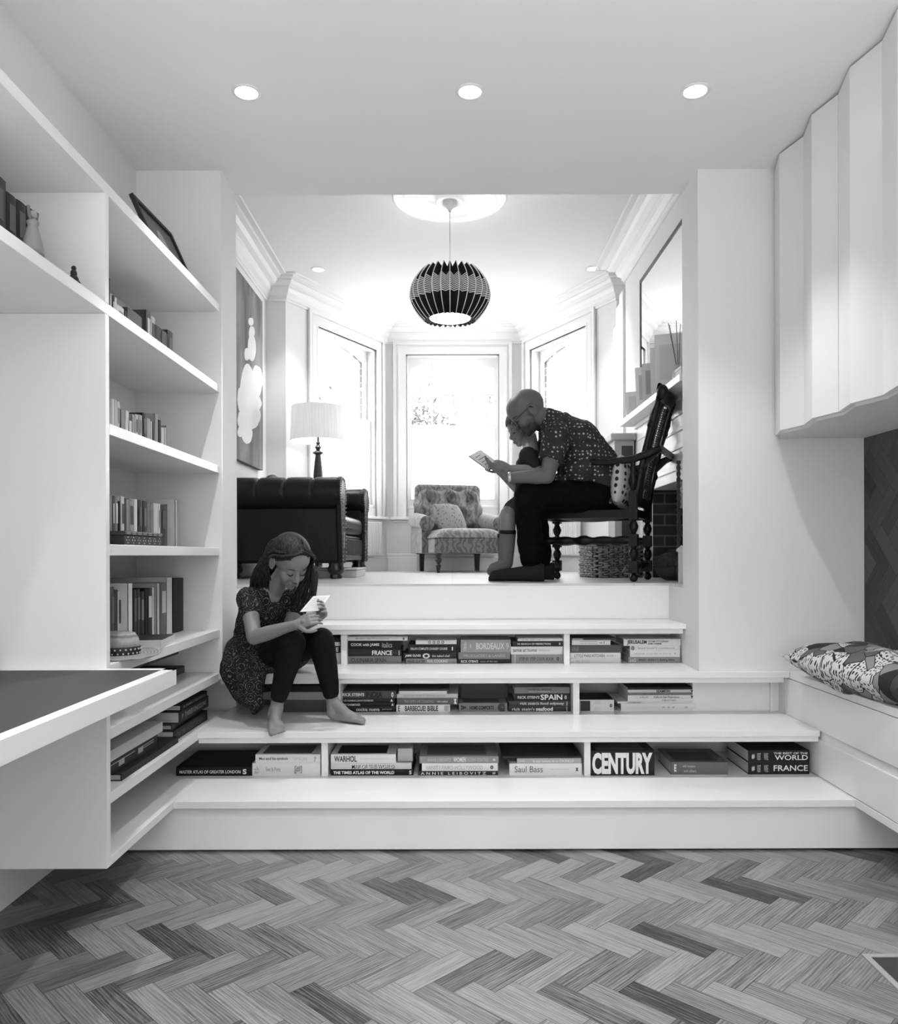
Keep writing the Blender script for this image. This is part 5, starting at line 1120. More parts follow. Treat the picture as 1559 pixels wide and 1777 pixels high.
def loft(q, pts, a, b_, lat, n=28, cap=True):
    """elliptical sections: b_ along lat, a along tangent x lat"""
    P = [Vector(p) for p in pts]; lat = Vector(lat).normalized(); vs = []; m_ = len(P)
    # densify
    PP, A, BB = [], [], []
    for i in range(m_-1):
        for j in range(6):
            t = j/6; tt = t*t*(3-2*t); PP.append(P[i].lerp(P[i+1], t)); A.append(a[i]+(a[i+1]-a[i])*tt); BB.append(b_[i]+(b_[i+1]-b_[i])*tt)
    PP.append(P[-1]); A.append(a[-1]); BB.append(b_[-1]); m_ = len(PP)
    for i, p in enumerate(PP):
        t = (PP[min(i+1, m_-1)]-PP[max(i-1, 0)]).normalized(); l_ = (lat-t*lat.dot(t)).normalized(); f_ = t.cross(l_)
        for k in range(n):
            w_ = 2*pi*k/n; vs.append(tuple(p+l_*(BB[i]*cos(w_))+f_*(A[i]*sin(w_))))
    fs = [(i*n+k, i*n+(k+1) % n, (i+1)*n+(k+1) % n, (i+1)*n+k) for i in range(m_-1) for k in range(n)]
    fs += [tuple(range(n))[::-1], tuple(range((m_-1)*n, m_*n))]; q.add(vs, fs)
def hframe(f, u, scale, anchor_local, anchor_world):
    f = Vector(f).normalized(); u = Vector(u); u = (u-f*u.dot(f)).normalized(); l_ = u.cross(f)
    R = Matrix(((f.x, l_.x, u.x), (f.y, l_.y, u.y), (f.z, l_.z, u.z)))
    o = Vector(anchor_world)-R @ (Vector(anchor_local)*scale)
    M = R.to_4x4(); M.translation = o; return M @ Matrix.Scale(scale, 4)
def head_into(q, M, child=False, ear=(1, 1)):
    old = q.M; q.M = M; k = 1.0
    q.ball((-.012, 0, .145), (.100, .078, .088), 32, 20); q.ball((.022, 0, .128), (.068, .066, .066), 28, 18); q.ball((.010, 0, .155), (.086, .073, .074), 28, 18)
    q.ball((.030, 0, .085), (.058, .058, .060), 28, 18); q.ball((.034, 0, .052), (.050, .046, .042), 24, 16)
    q.ball((.064, 0, .026), (.022, .024, .018), 18, 12)
    for s in (-1, 1):
        q.ball((.052, s*.034, .078), (.034, .026, .034), 18, 12); q.ball((.074, s*.024, .126), (.016, .026, .009), 16, 10)
        q.ball((.070, s*.031, .110), (.0175, .0175, .0155), 16, 12)
        q.ball((.096, s*.010, .076), (.011, .009, .008), 12, 8)
        if ear[0 if s < 0 else 1]:
            Re = Matrix.Rotation(radians(s*-18), 3, 'Z') @ Matrix.Rotation(radians(-12), 3, 'Y')
            n = 14; pts = [(-.012+.020*cos(2*pi*i/n), s*.081, .103+.030*sin(2*pi*i/n)) for i in range(n+1)]
            q.tube(pts, .0052, 8); q.ball((-.008, s*.077, .100), (.018, .006, .027), 14, 10); q.ball((-.002, s*.079, .078), (.008, .006, .011), 10, 8)
    q.tube([(.084, 0, .124), (.094, 0, .103), (.104, 0, .084)], [.007, .009, .012], 14); q.ball((.105, 0, .082), (.012, .012, .010), 14, 10)
    q.ball((.086, 0, .052), (.014, .022, .0065), 16, 10); q.ball((.084, 0, .042), (.013, .019, .0068), 16, 10)
    q.M = old
def face_parts(M, parent, brow_g=.05, lip_g=.16, lid=True, s0=1.0):
    q = MB(); q.M = M
    for s in (-1, 1): q.tube([(.086, s*.013, .130), (.0885, s*.026, .134), (.078, s*.043, .131), (.068, s*.050, .126)], [.0026, .0038, .0032, .0014], 8)
    q.build('eyebrows', mat('brow_%d' % int(brow_g*1000), brow_g, .8), parent, smooth=True)
    q = MB(); q.M = M
    for s in (-1, 1):
        q.tube([(.0850, s*.018, .1045), (.0885, s*.026, .1015), (.0875, s*.036, .1015), (.080, s*.045, .1055)], [.0016, .0027, .0029, .0016], 8)
    q.build('eyelashes', mat('lash_dark', .012, .7), parent, smooth=True)
    q = MB(); q.M = M; q.ball((.0905, 0, .0525), (.0105, .0195, .0048), 18, 10); q.ball((.0885, 0, .0425), (.0105, .0165, .0052), 18, 10)
    q.build('lips', mat('lip_%d' % int(lip_g*1000), lip_g, .5), parent, smooth=True)
    q = MB(); q.M = M; q.tube([(.096, -.017, .0475), (.1005, 0, .0478), (.096, .017, .0475)], [.0008, .0013, .0008], 6); q.build('mouth_line', mat('mouth_dark', .03, .6), parent)
    q = MB(); q.M = M
    for s in (-1, 1): q.ball((.1045, s*.0065, .0735), (.003, .003, .002), 8, 6)
    q.build('nostrils', mat('mouth_dark', .03, .6), parent)
def hand_into(q, wrist, d, nrm, size, curl, thumb=1, spread=.06, tcurl=.5, side=1, fl=None):
    """d: direction wrist->knuckles, nrm: back-of-hand normal; fingers curl away from nrm. side +1 thumb on d x nrm side"""
    w_ = Vector(wrist); d = Vector(d).normalized(); n_ = Vector(nrm); n_ = (n_-d*n_.dot(d)).normalized(); sd = d.cross(n_)*side; k = size
    q.grid(lambda u, v: w_+d*(k*(.004+.082*v))+sd*(k*(.027+.013*min(1, v*1.6))*cos(2*pi*u))*1.0+n_*(k*.0145*(1-.15*v)*sin(2*pi*u)), 20, 8, closeu=True)
    seg(q, [w_, w_+d*k*.02], [.025*k*.92, .024*k*.9], 14); q.ball(w_+d*k*.045, (.028*k,)*3 if False else (.03*k*.8, .02*k, .018*k), 16, 10)
    for i in range(4): q.ball(w_+d*k*.083+sd*k*(.030-.020*i), .0108*k, 12, 8)
    L_ = (.072, .080, .074, .058)
    for i in range(4):
        c0 = curl[i] if hasattr(curl, '__len__') else curl
        p = w_+d*k*.084+sd*k*(.030-.020*i); a = 0; dd = (d+sd*(spread*(1.5-i)))
        dd.normalize(); pts = [p]; fr = (.46, .30, .24)
        for j in range(3):
            a += c0*(.75, 1.0, .8)[j]; v = dd*cos(a)-n_*sin(a); p = p+v*(L_[i]*fr[j]*k); pts.append(p)
        seg(q, pts, [.0092*k, .0086*k, .0076*k, .0062*k], 12)
    tb = w_+d*k*.022+sd*k*.026; t1 = (d*.55+sd*.75-n_*.35*tcurl).normalized(); t2 = (d*.85+sd*.35-n_*.5*tcurl).normalized(); t3 = (d*.95+sd*.05-n_*.6*tcurl).normalized()
    p1 = tb+t1*k*.036; p2 = p1+t2*k*.032; p3 = p2+t3*k*.024
    seg(q, [w_+d*k*.012+sd*k*.012, tb, p1, p2, p3], [.017*k, .0145*k, .0115*k, .0098*k, .0078*k], 12)
SKIN = mat('skin_adult', .15, .5, .35, bump=(90, .12)); SKINC = mat('skin_child', .22, .48, .35)
am = lambda px, py, Y: at(px, py, Y*.95)
# ============================ seated man
man = thing('person', 'bald bearded man in glasses and patterned shirt, seated in the carved chair', 'person', tuple(am(1000, 1008, 4.8)))
mo = Vector(man.location)
class LMB(MB):
    """mesh builder whose points are world coordinates, stored relative to an origin"""
    def __init__(s, org): super().__init__(); s.org = Vector(org)
    def build(s, name, m, parent=None, **k):
        s.v = [tuple(Vector(p)-s.org) for p in s.v]; return MB.build(s, name, m, parent, **k)
lat = Vector((-.25, -.97, 0)).normalized()
hipC = am(1046, 862, 4.93); midC = am(1022, 815, 4.92); chC = am(996, 768, 4.89); upC = am(962, 738, 4.87)
hipN = hipC+lat*.095; hipF = hipC-lat*.095
shN = am(966, 762, 4.70); shF = am(958, 760, 5.05)
elN = am(950, 826, 4.62); wrN = am(882, 829, 4.64); wrF = am(872, 818, 4.92); elF = am(930, 822, 5.08)
kneeN = am(916, 863, 4.66); ankN = am(922, 978, 4.70); kneeF = am(925, 862, 4.98); ankF = am(938, 978, 4.95)
Mh = hframe((-.788, -.06, -.616), (-.616, 0, .788), 1.08, (-.008, .08, .10), am(925, 712, 4.72))
nkT = Mh @ Vector((-.03, 0, .06)); 
q = LMB(mo); head_into(q, Mh)
seg(q, [nkT, upC+Vector((-.02, 0, .02))], [.062, .068]); loft(q, [hipC, midC, chC, upC], [.10, .10, .10, .07], [.15, .15, .17, .12], lat)
for sh, el, wr in ((shN, elN, wrN), (shF, elF, wrF)):
    seg(q, [upC, sh, sh.lerp(el, .5), el], [.05, .058, .05, .043]); m1 = el.lerp(wr, .3); seg(q, [el, m1, wr], [.043, .044, .027])
for h, k_, a_ in ((hipN, kneeN, ankN), (hipF, kneeF, ankF)): seg(q, [h, k_, k_.lerp(a_, .35), a_], [.085, .06, .055, .04])
hand_into(q, wrN, am(845, 803, 4.66)-wrN, Vector((.5, 0, -.85)), 1.06, (.12, .16, .20, .26), side=-1, tcurl=-.4)
hand_into(q, wrF, am(838, 796, 4.90)-wrF, Vector((.5, 0, -.85)), 1.04, (.12, .16, .20, .26), side=1, tcurl=-.4)
STUB, N, L, b = nodes('skin_with_stubble', .55, .3)
tc = N.new('ShaderNodeTexCoord'); ds = N.new('ShaderNodeVectorMath'); ds.operation = 'DISTANCE'; ds.inputs[1].default_value = (Mh @ Vector((.050, 0, .038)))-mo; L.new(tc.outputs['Object'], ds.inputs[0])
nz = N.new('ShaderNodeTexNoise'); nz.inputs['Scale'].default_value = 60; L.new(tc.outputs['Object'], nz.inputs[0]); ad = N.new('ShaderNodeMath'); ad.operation = 'MULTIPLY_ADD'; ad.inputs[1].default_value = .012; L.new(nz.outputs['Fac'], ad.inputs[0]); L.new(ds.outputs['Value'], ad.inputs[2])
mr = N.new('ShaderNodeMapRange'); mr.inputs['From Min'].default_value = .064; mr.inputs['From Max'].default_value = .088; mr.inputs['To Min'].default_value = .055; mr.inputs['To Max'].default_value = .14; L.new(ad.outputs[0], mr.inputs[0]); L.new(mr.outputs[0], b.inputs['Base Color'])
skinned(q, 'body', STUB, man, .0034, 5)
face_parts(Mh, None, .09, .13) if False else None
def fp(M, org, parent, bg, lg):
    class Q(LMB): pass
    tmp = MB
    sh = thing('x', None, None); C.objects.unlink(sh); bpy.data.objects.remove(sh)
    before = set(C.objects); face_parts(Matrix.Translation(-Vector(org)) @ M, parent, bg, lg); return [o for o in C.objects if o not in before]
fp(Mh, mo, man, .08, .13)
# glasses
q = LMB(mo); q.M = Mh
for s in (-1, 1):
    q.tube([(-.010, s*.080, .122), (-.004, s*.082, .126), (.05, s*.076, .121), (.088, s*.066, .116)], .0024, 8)
    q.tube([(.0985+.004*cos(2*pi*i/24)*0-.006*abs(s*.034+s*.024*cos(2*pi*i/24))/.06, s*(.034+.024*cos(2*pi*i/24)), .108+.017*sin(2*pi*i/24)) for i in range(25)], .0021, 8)
q.tube([(.0985, -.010, .112), (.102, 0, .115), (.0985, .010, .112)], .0017, 8); q.build('glasses_frame', mat('metal_frame', .05, .3, metal=.5), man, smooth=True)
q = LMB(mo); q.M = Mh
for s in (-1,): q.tube([(-.018, s*-1*.081, .112), (-.010, s*-1*.082, .123), (.0, s*-1*.083, .1262)], .0030, 8); q.tube([(-.018, s*.081, .112), (-.010, s*.082, .123), (.0, s*.083, .1262)], .0030, 8)
q.build('temple_tips', gray(.01), man, smooth=True)
SHIRT, N, L, b = nodes('flower_print_shirt', .8, .2)
tc = N.new('ShaderNodeTexCoord'); vo = N.new('ShaderNodeTexVoronoi'); vo.inputs['Scale'].default_value = 44; vo.inputs['Randomness'].default_value = .45; L.new(tc.outputs['Object'], vo.inputs[0])
nz = N.new('ShaderNodeTexNoise'); nz.inputs['Scale'].default_value = 180; L.new(tc.outputs['Object'], nz.inputs[0]); sm = N.new('ShaderNodeMath'); sm.operation = 'MULTIPLY_ADD'; sm.inputs[1].default_value = .35; L.new(nz.outputs['Fac'], sm.inputs[0]); L.new(vo.outputs['Distance'], sm.inputs[2])
rp = ramp(N, [(.40, .42), (.46, .035)]); L.new(sm.outputs[0], rp.inputs[0]); L.new(rp.outputs[0], b.inputs['Base Color'])
q = LMB(mo)
bk = Vector((.02, 0, .0))
loft(q, [hipC+Vector((.01, 0, -.055)), hipC+Vector((.015, 0, .03)), midC+bk, chC+bk+Vector((0, 0, .005)), upC+Vector((.01, 0, .012))], [.135, .145, .165, .135, .080], [.19, .175, .175, .19, .10], lat)
seg(q, [upC+Vector((.0, 0, .01)), nkT.lerp(upC, .35)], [.078, .070])
for sh, el in ((shN, elN), (shF, elF)): seg(q, [upC.lerp(sh, .4), sh, sh.lerp(el, .40)], [.085, .082, .070]); loft(q, [sh.lerp(el, .25), sh.lerp(el, .62)], [.070, .072], [.066, .066], lat)
q.ball(am(985, 835, 4.86), (.09, .10, .07), 20, 12); q.ball(am(1005, 815, 4.80), (.10, .10, .10), 20, 12); q.ball(hipC+Vector((.04, -.12, -.035)), (.09, .08, .035), 16, 10)
skinned(q, 'shirt', SHIRT, man, .0045, 5, disp=.022)
q = LMB(mo); cN = nkT.lerp(upC, .40); seg(q, [cN+Vector((.02, 0, .0)), cN+Vector((.045, 0, -.012))], [.071, .074]); skinned(q, 'collar', SHIRT, man, .005, 3)
TRO = mat('black_denim', .004, .85, .08, bump=(300, .3))
q = LMB(mo)
loft(q, [hipC+Vector((.02, 0, .03)), hipC+Vector((0, 0, -.045))], [.115, .115], [.17, .175], lat)
for h, k_, a_ in ((hipN, kneeN, ankN), (hipF, kneeF, ankF)): seg(q, [h+Vector((0, 0, -.01)), h.lerp(k_, .6), k_, k_.lerp(a_, .4), a_+Vector((0, 0, .03))], [.105, .092, .080, .074, .066])
skinned(q, 'trousers', TRO, man, .005, 5, disp=.02)
SLP = mat('dark_felt_slipper', .022, .9, .1, bump=(250, .5))
def slipper(ank, toe, w_, parent, m, org, zf, name='slipper', h_=.098):
    q = LMB(org); a = Vector((ank.x, ank.y, zf)); t = Vector((toe.x, toe.y, zf)); d = (t-a).normalized(); a = a-d*.055
    q_ = Vector((-d.y, d.x, 0)); ln = (t-a).length
    def f(u, v):
        w2 = w_*(.75+.45*sin(pi*min(1, .15+v*.85)))*(1 if v < .88 else (1-((v-.88)/.12)**2*.75)); hh = h_*(1-.0*v) if v < .25 else h_*(1-.40*((v-.25)/.75)**.7)
        if v > .90: hh *= (1-((v-.90)/.10)**2*.6)
        if v < .06: w2 *= .6+.4*v/.06
        ang = 2*pi*u; z = zf+hh*.5+hh*.5*sin(ang)*(1 if sin(ang) > 0 else 1)
        return a+d*(ln*v)+q_*(w2*cos(ang))+Vector((0, 0, z-zf))
    q.grid(f, 24, 26, closeu=True); n = 24
    vs0 = [tuple(f(k/n, 0)) for k in range(n)]; vs1 = [tuple(f(k/n, 1)) for k in range(n)]; q.add(vs0, [tuple(range(n))]); q.add(vs1, [tuple(range(n))])
    return skinned(q, name, m, parent, .004, 4)
slipper(am(928, 1000, 4.68), am(848, 1000, 4.74), .046, man, SLP, mo, ZU+.002)
slipper(am(946, 1000, 4.95), am(890, 1000, 5.02), .046, man, SLP, mo, ZU+.002)
wt = LMB(mo); c0 = wrN.lerp(elN, .04); dd = (elN-wrN).normalized(); wt.lathe([(.031, -.008), (.0325, -.004), (.0325, .004), (.031, .008)], 24, tuple(c0), tuple(dd), cap=False); wt.build('wristwatch', mat('watch_metal', .5, .3, metal=.8), man, smooth=True)
# ============================ boy
boy = thing('person', 'small boy in dark t-shirt and grey knee socks between the man\'s knees', 'person', tuple(am(885, 1000, 4.82))); bo = Vector(boy.location)
Mb = hframe((-.86, -.28, -.36), (-.36, -.02, .93), .90, (.117, 0, .080), am(884.5, 762, 4.98))
nb = Mb @ Vector((-.02, 0, .05)); bc1 = am(922, 800, 4.88); bc2 = am(919, 850, 4.90); blat = Vector((-.3, -.95, 0)).normalized()
bsN = bc1+blat*.095+Vector((0, 0, .02)); bsF = bc1-blat*.10+Vector((0, 0, .02)); beN = am(934, 815, 4.74); bwN = am(886, 813, 4.62+.13); beF = am(897, 846, 4.88); bwF = am(868, 818, 4.85)
bk1 = am(882, 893, 4.78); bk2 = am(878, 900, 4.93); ba1 = am(880, 978, 4.80); ba2 = am(876, 984, 4.95); bh = am(922, 868, 4.90)
q = LMB(bo); head_into(q, Mb); seg(q, [nb, bc1+Vector((0, 0, .05))], [.044, .05]); loft(q, [bc2, bc1, bc1+Vector((0, 0, .05))], [.065, .07, .05], [.10, .11, .07], blat)
seg(q, [bsN, beN, bwN], [.034, .030, .021]); seg(q, [bsF, beF, bwF], [.034, .031, .022])
for k_, a_ in ((bk1, ba1), (bk2, ba2)): seg(q, [bh, k_, k_.lerp(a_, .3), a_, a_+Vector((-.06, 0, -.02))], [.060, .047, .043, .028, .026])
hand_into(q, bwN, am(862, 805, 4.72)-bwN, Vector((.15, -.95, .25)), .74, (.35, .4, .45, .5), side=-1, tcurl=.2)
hand_into(q, bwF, am(850, 806, 4.86)-bwF, Vector((.2, .5, -.8)), .74, (.2, .25, .3, .35), side=1, tcurl=-.2)
skinned(q, 'body', SKINC, boy, .0030, 5); fp(Mb, bo, boy, .14, .17)
HRB, N, L, b = nodes('tousled_hair', .55, .4)
tc = N.new('ShaderNodeTexCoord'); mp = N.new('ShaderNodeMapping'); mp.inputs['Scale'].default_value = (140, 140, 18); L.new(tc.outputs['Object'], mp.inputs[0]); nz = N.new('ShaderNodeTexNoise'); nz.inputs['Scale'].default_value = 1; nz.inputs['Detail'].default_value = 3; L.new(mp.outputs[0], nz.inputs[0]); rp = ramp(N, [(.3, .03), (.7, .16)]); L.new(nz.outputs['Fac'], rp.inputs[0]); L.new(rp.outputs[0], b.inputs['Base Color'])
def hair_cap(q, M, r=(.108, .088, .095), c=(-.014, 0, .150), side=0):
    """scalp shell: keeps the part behind/above the face plane"""
    old = q.M; q.M = M
    def f(u, v):
        a = 2*pi*u; th = pi*v*.66
        d = Vector((sin(th)*cos(a), sin(th)*sin(a), cos(th))); lim = 1
        l0 = .95+(side if sin(a) < .15 else 0)
        if cos(a) > .1 and th > l0: th2 = l0+(th-l0)*max(.15, 1-1.1*cos(a)); d = Vector((sin(th2)*cos(a), sin(th2)*sin(a), cos(th2)))
        return (c[0]+r[0]*d.x, c[1]+r[1]*d.y, c[2]+r[2]*d.z)
    q.grid(f, 48, 24, closeu=True); q.M = old
def strand(q, pts, r0, n=6, flat=None):
    m_ = 12; P = [Vector(p) for p in pts]; out = []
    for i in range(m_+1):
        t = i/m_*(len(P)-1); k = min(int(t), len(P)-2); u = t-k
        p0 = P[max(k-1, 0)]; p1 = P[k]; p2 = P[k+1]; p3 = P[min(k+2, len(P)-1)]
        out.append(.5*((2*p1)+(p2-p0)*u+(2*p0-5*p1+4*p2-p3)*u*u+(3*p1-p0-3*p2+p3)*u**3))
    q.tube(out, [r0*(.75+.5*sin(pi*min(1, .2+.6*i/m_)))*(1 if i < m_*.7 else max(.12, 1-(i/m_-.7)/.3)) for i in range(m_+1)], n)
q = LMB(bo); hair_cap(q, Mb, side=.15)
rr = random.Random(11); q.M = Mb
for i in range(170):
    a = rr.uniform(-pi, pi); x0_, y0_ = .0, 0
    th0 = rr.uniform(.0, .5); L1 = rr.uniform(.9, 1.9) if abs(a) > .8 else rr.uniform(1.20, 1.50)
    pts = []
    for j in range(4):
        th = th0+(L1-th0)*j/3; aa = a+.25*sin(j+i)*.4; k = 1.05+.03*rr.random()+(.05 if j == 3 else 0)
        pts.append((-.014+.104*k*sin(th)*cos(aa), .086*k*sin(th)*sin(aa), .150+.092*k*cos(th)))
    strand(q, pts, .0062, 6)
q.M = Matrix.Identity(4); q.build('hair', HRB, boy, smooth=True)
TSH = mat('dark_tshirt', .025, .85, .15)
q = LMB(bo); loft(q, [bc2+Vector((0, 0, -.05)), bc2, bc1, bc1+Vector((-.01, 0, .052))], [.088, .085, .085, .055], [.125, .12, .125, .075], blat); seg(q, [bsN, bsN.lerp(beN, .7)], [.052, .046]); seg(q, [bsF, bsF.lerp(beF, .5)], [.052, .046]); skinned(q, 'tshirt', TSH, boy, .0045, 4, disp=.012)
q = LMB(bo); loft(q, [bc2+Vector((0, 0, -.02)), bh+Vector((0, 0, -.02))], [.09, .09], [.12, .12], blat); seg(q, [bh, bh.lerp(bk1, .72)], [.078, .066]); seg(q, [bh, bh.lerp(bk2, .72)], [.078, .066]); skinned(q, 'shorts', mat('grey_shorts', .045, .85, .15), boy, .005, 4, disp=.01)
for k_, a_ in ((bk1, ba1), (bk2, ba2)):
    q = LMB(bo); t0 = k_.lerp(a_, .38); seg(q, [t0, k_.lerp(a_, .7), a_, a_+Vector((-.075, -.01, -.025))], [.0475, .042, .034, .030]); s_ = skinned(q, 'sock', mat('grey_sock', .14, .9, .1), boy, .004, 3)
    q = LMB(bo); d = (a_-k_).normalized(); q.lathe([(.0465, -.014), (.0485, -.012), (.0485, .006), (.0465, .008)], 24, tuple(t0-d*.004), tuple(d), cap=False); q.build('sock_band', gray(.01), s_, smooth=True)
bk_ = thing('book', 'thin pale open book held by the man and the boy', 'book', tuple(am(840, 800, 4.74)))
A_, B_, C_ = am(813, 792, 4.66), am(832, 781.5, 4.84), am(866, 806, 4.84); D_ = A_+C_-B_; n_ = (B_-A_).cross(C_-B_).normalized(); n_ = n_ if n_.z > 0 else -n_
def slab(A_, B_, C_, D_, n_, th, name, m, org, par):
    q = LMB(org); vs = [tuple(p-n_*th/2) for p in (A_, B_, C_, D_)]+[tuple(p+n_*th/2) for p in (A_, B_, C_, D_)]; q.add(vs, [(0, 1, 2, 3), (7, 6, 5, 4), (0, 4, 5, 1), (1, 5, 6, 2), (2, 6, 7, 3), (3, 7, 4, 0)]); return q.build(name, m, par)
slab(A_, B_, C_, D_, n_, .004, 'cover', gray(.30), Vector(bk_.location), bk_)
i_ = .012; ub = (B_-A_).normalized(); uc = (C_-B_).normalized()
slab(A_+ub*.006+uc*.006+n_*.006, B_-ub*.006+uc*.006+n_*.006, C_-ub*.006-uc*.006+n_*.006, D_+ub*.006-uc*.006+n_*.006, n_, .008, 'pages', gray(.72), Vector(bk_.location), bk_)
q = LMB(Vector(bk_.location)); P0_ = A_+ub*.02+uc*.03+n_*.0105
for r_i in range(7): q.add([tuple(P0_+uc*(.022*r_i)), tuple(P0_+uc*(.022*r_i+.006)), tuple(P0_+uc*(.022*r_i+.006)+ub*(.13 if r_i % 3 else .09)), tuple(P0_+uc*(.022*r_i)+ub*(.13 if r_i % 3 else .09))], [(0, 1, 2, 3)])
q.build('printed_lines', gray(.25), bk_, recalc=False)

# ============================ girl on the steps
girl = thing('person', 'long-haired girl in patterned dress and leggings, sitting barefoot on the steps', 'person', tuple(at(455, 1165, 3.75))); go = Vector(girl.location)
Mg = hframe((.50, -.60, -.62), (.40, -.50, .806), .95, (.117, 0, .080), at(517, 1012.5, 3.44))
GR = Mg.to_3x3().normalized(); gf = GR @ Vector((1, 0, 0)); gl = GR @ Vector((0, 1, 0)); gu = GR @ Vector((0, 0, 1))
fdir = Vector((.62, -.78, 0)).normalized(); glat = Vector((-.78, -.62, 0)).normalized()     # body facing; her right side towards camera-left
pel = at(452, 1138, 3.80); wai = at(447, 1095, 3.74); che = at(464, 1050, 3.66); upg = at(474, 1026, 3.62)
shR = at(432, 1040, 3.56); shL = at(520, 1040, 3.68); elR = at(441, 1106, 3.42); elL = at(502, 1092, 3.62); wrR = at(514, 1084, 3.33); wrL = at(546, 1078, 3.42)
kR = at(508, 1116, 3.38); kL = at(558, 1112, 3.50); aR = at(481, 1222, 3.42); aL = at(577, 1215, 3.56); hR = at(452, 1142, 3.70); hL = at(478, 1138, 3.82)
q = LMB(go); head_into(q, Mg); ng = Mg @ Vector((-.02, 0, .045)); seg(q, [ng, upg+Vector((0, 0, .0))], [.033, .046]); loft(q, [pel, wai, che, upg], [.075, .07, .075, .05], [.11, .10, .11, .08], glat)
seg(q, [upg, shR, elR, elR.lerp(wrR, .35), wrR], [.04, .040, .032, .032, .020]); seg(q, [upg, shL, elL, elL.lerp(wrL, .35), wrL], [.04, .040, .032, .031, .020])
for h, k_, a_ in ((hR, kR, aR), (hL, kL, aL)): seg(q, [h, k_, k_.lerp(a_, .35), a_], [.065, .048, .042, .027])
# bare feet
def foot(q, ank, heel, toe, w_=.036):
    d = (toe-heel).normalized(); sd = Vector((0, 0, 1)).cross(d).normalized(); up = d.cross(sd)*-1 if d.cross(sd).z < 0 else d.cross(sd)
    seg(q, [ank, heel+up*.028+d*.01], [.027, .027]); ln = (toe-heel).length
    seg(q, [ank+d*.01-up*.01, heel+d*ln*.45+up*.030, heel+d*ln*.70+up*.020], [.027, .024, .018])
    for s in (-1, 0, 1): seg(q, [heel+d*.02+up*.018, heel+d*ln*.72+sd*s*.020+up*.016], [.021, .017])
    for i, (o_, l_, r_2) in enumerate(((-.026, 1.0, .0115), (-.011, .99, .0085), (.003, .96, .008), (.016, .92, .0075), (.027, .87, .007))):
        seg(q, [heel+d*ln*.72+sd*o_*.9+up*.013, heel+d*ln*l_+sd*o_+up*.009], [r_2*1.1, r_2], 10)
foot(q, aL, at(574, 1248, 3.56), at(634, 1254, 3.50)); foot(q, aR, at(474, 1248, 3.43), at(482, 1276, 3.30)+Vector((0, 0, .0)))
hand_into(q, wrR, at(548, 1070, 3.32)-wrR, Vector((-.1, -.85, .35)), .76, (.55, .6, .65, .7), side=1, tcurl=.5)
hand_into(q, wrL, Vector((.62, -.30, .62)), Vector((.75, .65, -.1)), .78, (.75, .8, .85, .85), side=1, tcurl=.45)
skinned(q, 'body', SKINC, girl, .0030, 5); fp(Mg, go, girl, .05, .17)
DRS, N, L, b = nodes('printed_dress', .85, .15)
tc = N.new('ShaderNodeTexCoord'); vo = N.new('ShaderNodeTexVoronoi'); vo.inputs['Scale'].default_value = 21; vo.inputs['Randomness'].default_value = .35; L.new(tc.outputs['Object'], vo.inputs[0])
rg = N.new('ShaderNodeMath'); rg.operation = 'SINE'; ml = N.new('ShaderNodeMath'); ml.operation = 'MULTIPLY'; ml.inputs[1].default_value = 34; L.new(vo.outputs['Distance'], ml.inputs[0]); L.new(ml.outputs[0], rg.inputs[0])
nz = N.new('ShaderNodeTexNoise'); nz.inputs['Scale'].default_value = 95; nz.inputs['Detail'].default_value = 2; L.new(tc.outputs['Object'], nz.inputs[0]); ad = N.new('ShaderNodeMath'); ad.operation = 'MULTIPLY_ADD'; ad.inputs[1].default_value = 3.4; L.new(nz.outputs['Fac'], ad.inputs[0]); L.new(rg.outputs[0], ad.inputs[2])
rp = ramp(N, [(.58, .018), (.66, .16)]); dv = N.new('ShaderNodeMath'); dv.operation = 'MULTIPLY'; dv.inputs[1].default_value = .24; L.new(ad.outputs[0], dv.inputs[0]); L.new(dv.outputs[0], rp.inputs[0]); L.new(rp.outputs[0], b.inputs['Base Color'])
q = LMB(go)
loft(q, [at(452, 1180, 3.72), pel+Vector((0, 0, .0)), wai, che, upg+Vector((0, 0, -.015))], [.12, .115, .085, .09, .058], [.15, .145, .115, .125, .085], glat)
for sh, el in ((shR, elR), (shL, elL)): seg(q, [upg.lerp(sh, .45)+Vector((0, 0, -.01)), sh, sh.lerp(el, .28)], [.050, .055, .052])
# skirt falling over the step at left and pooling under the thighs
loft(q, [at(430, 1120, 3.72), at(424, 1160, 3.62), at(432, 1200, 3.58), at(449, 1232, 3.555)], [.09, .085, .06, .022], [.11, .12, .09, .04], Vector((.8, -.6, 0)))
seg(q, [hR+Vector((0, 0, .0)), hR.lerp(kR, .35)], [.092, .075]); seg(q, [hL, hL.lerp(kL, .45)+Vector((0, 0, -.02))], [.09, .075])
skinned(q, 'dress', DRS, girl, .0045, 5, disp=.020)
LEG_ = mat('dark_leggings', .008, .8, .1)
q = LMB(go)
for h, k_, a_ in ((hR, kR, aR), (hL, kL, aL)): seg(q, [h, h.lerp(k_, .6), k_, k_.lerp(a_, .4), k_.lerp(a_, .86)], [.074, .066, .057, .051, .037])
skinned(q, 'leggings', LEG_, girl, .004, 5, disp=.006)
HRG, N, L, b = nodes('long_dark_hair', .55, .2)
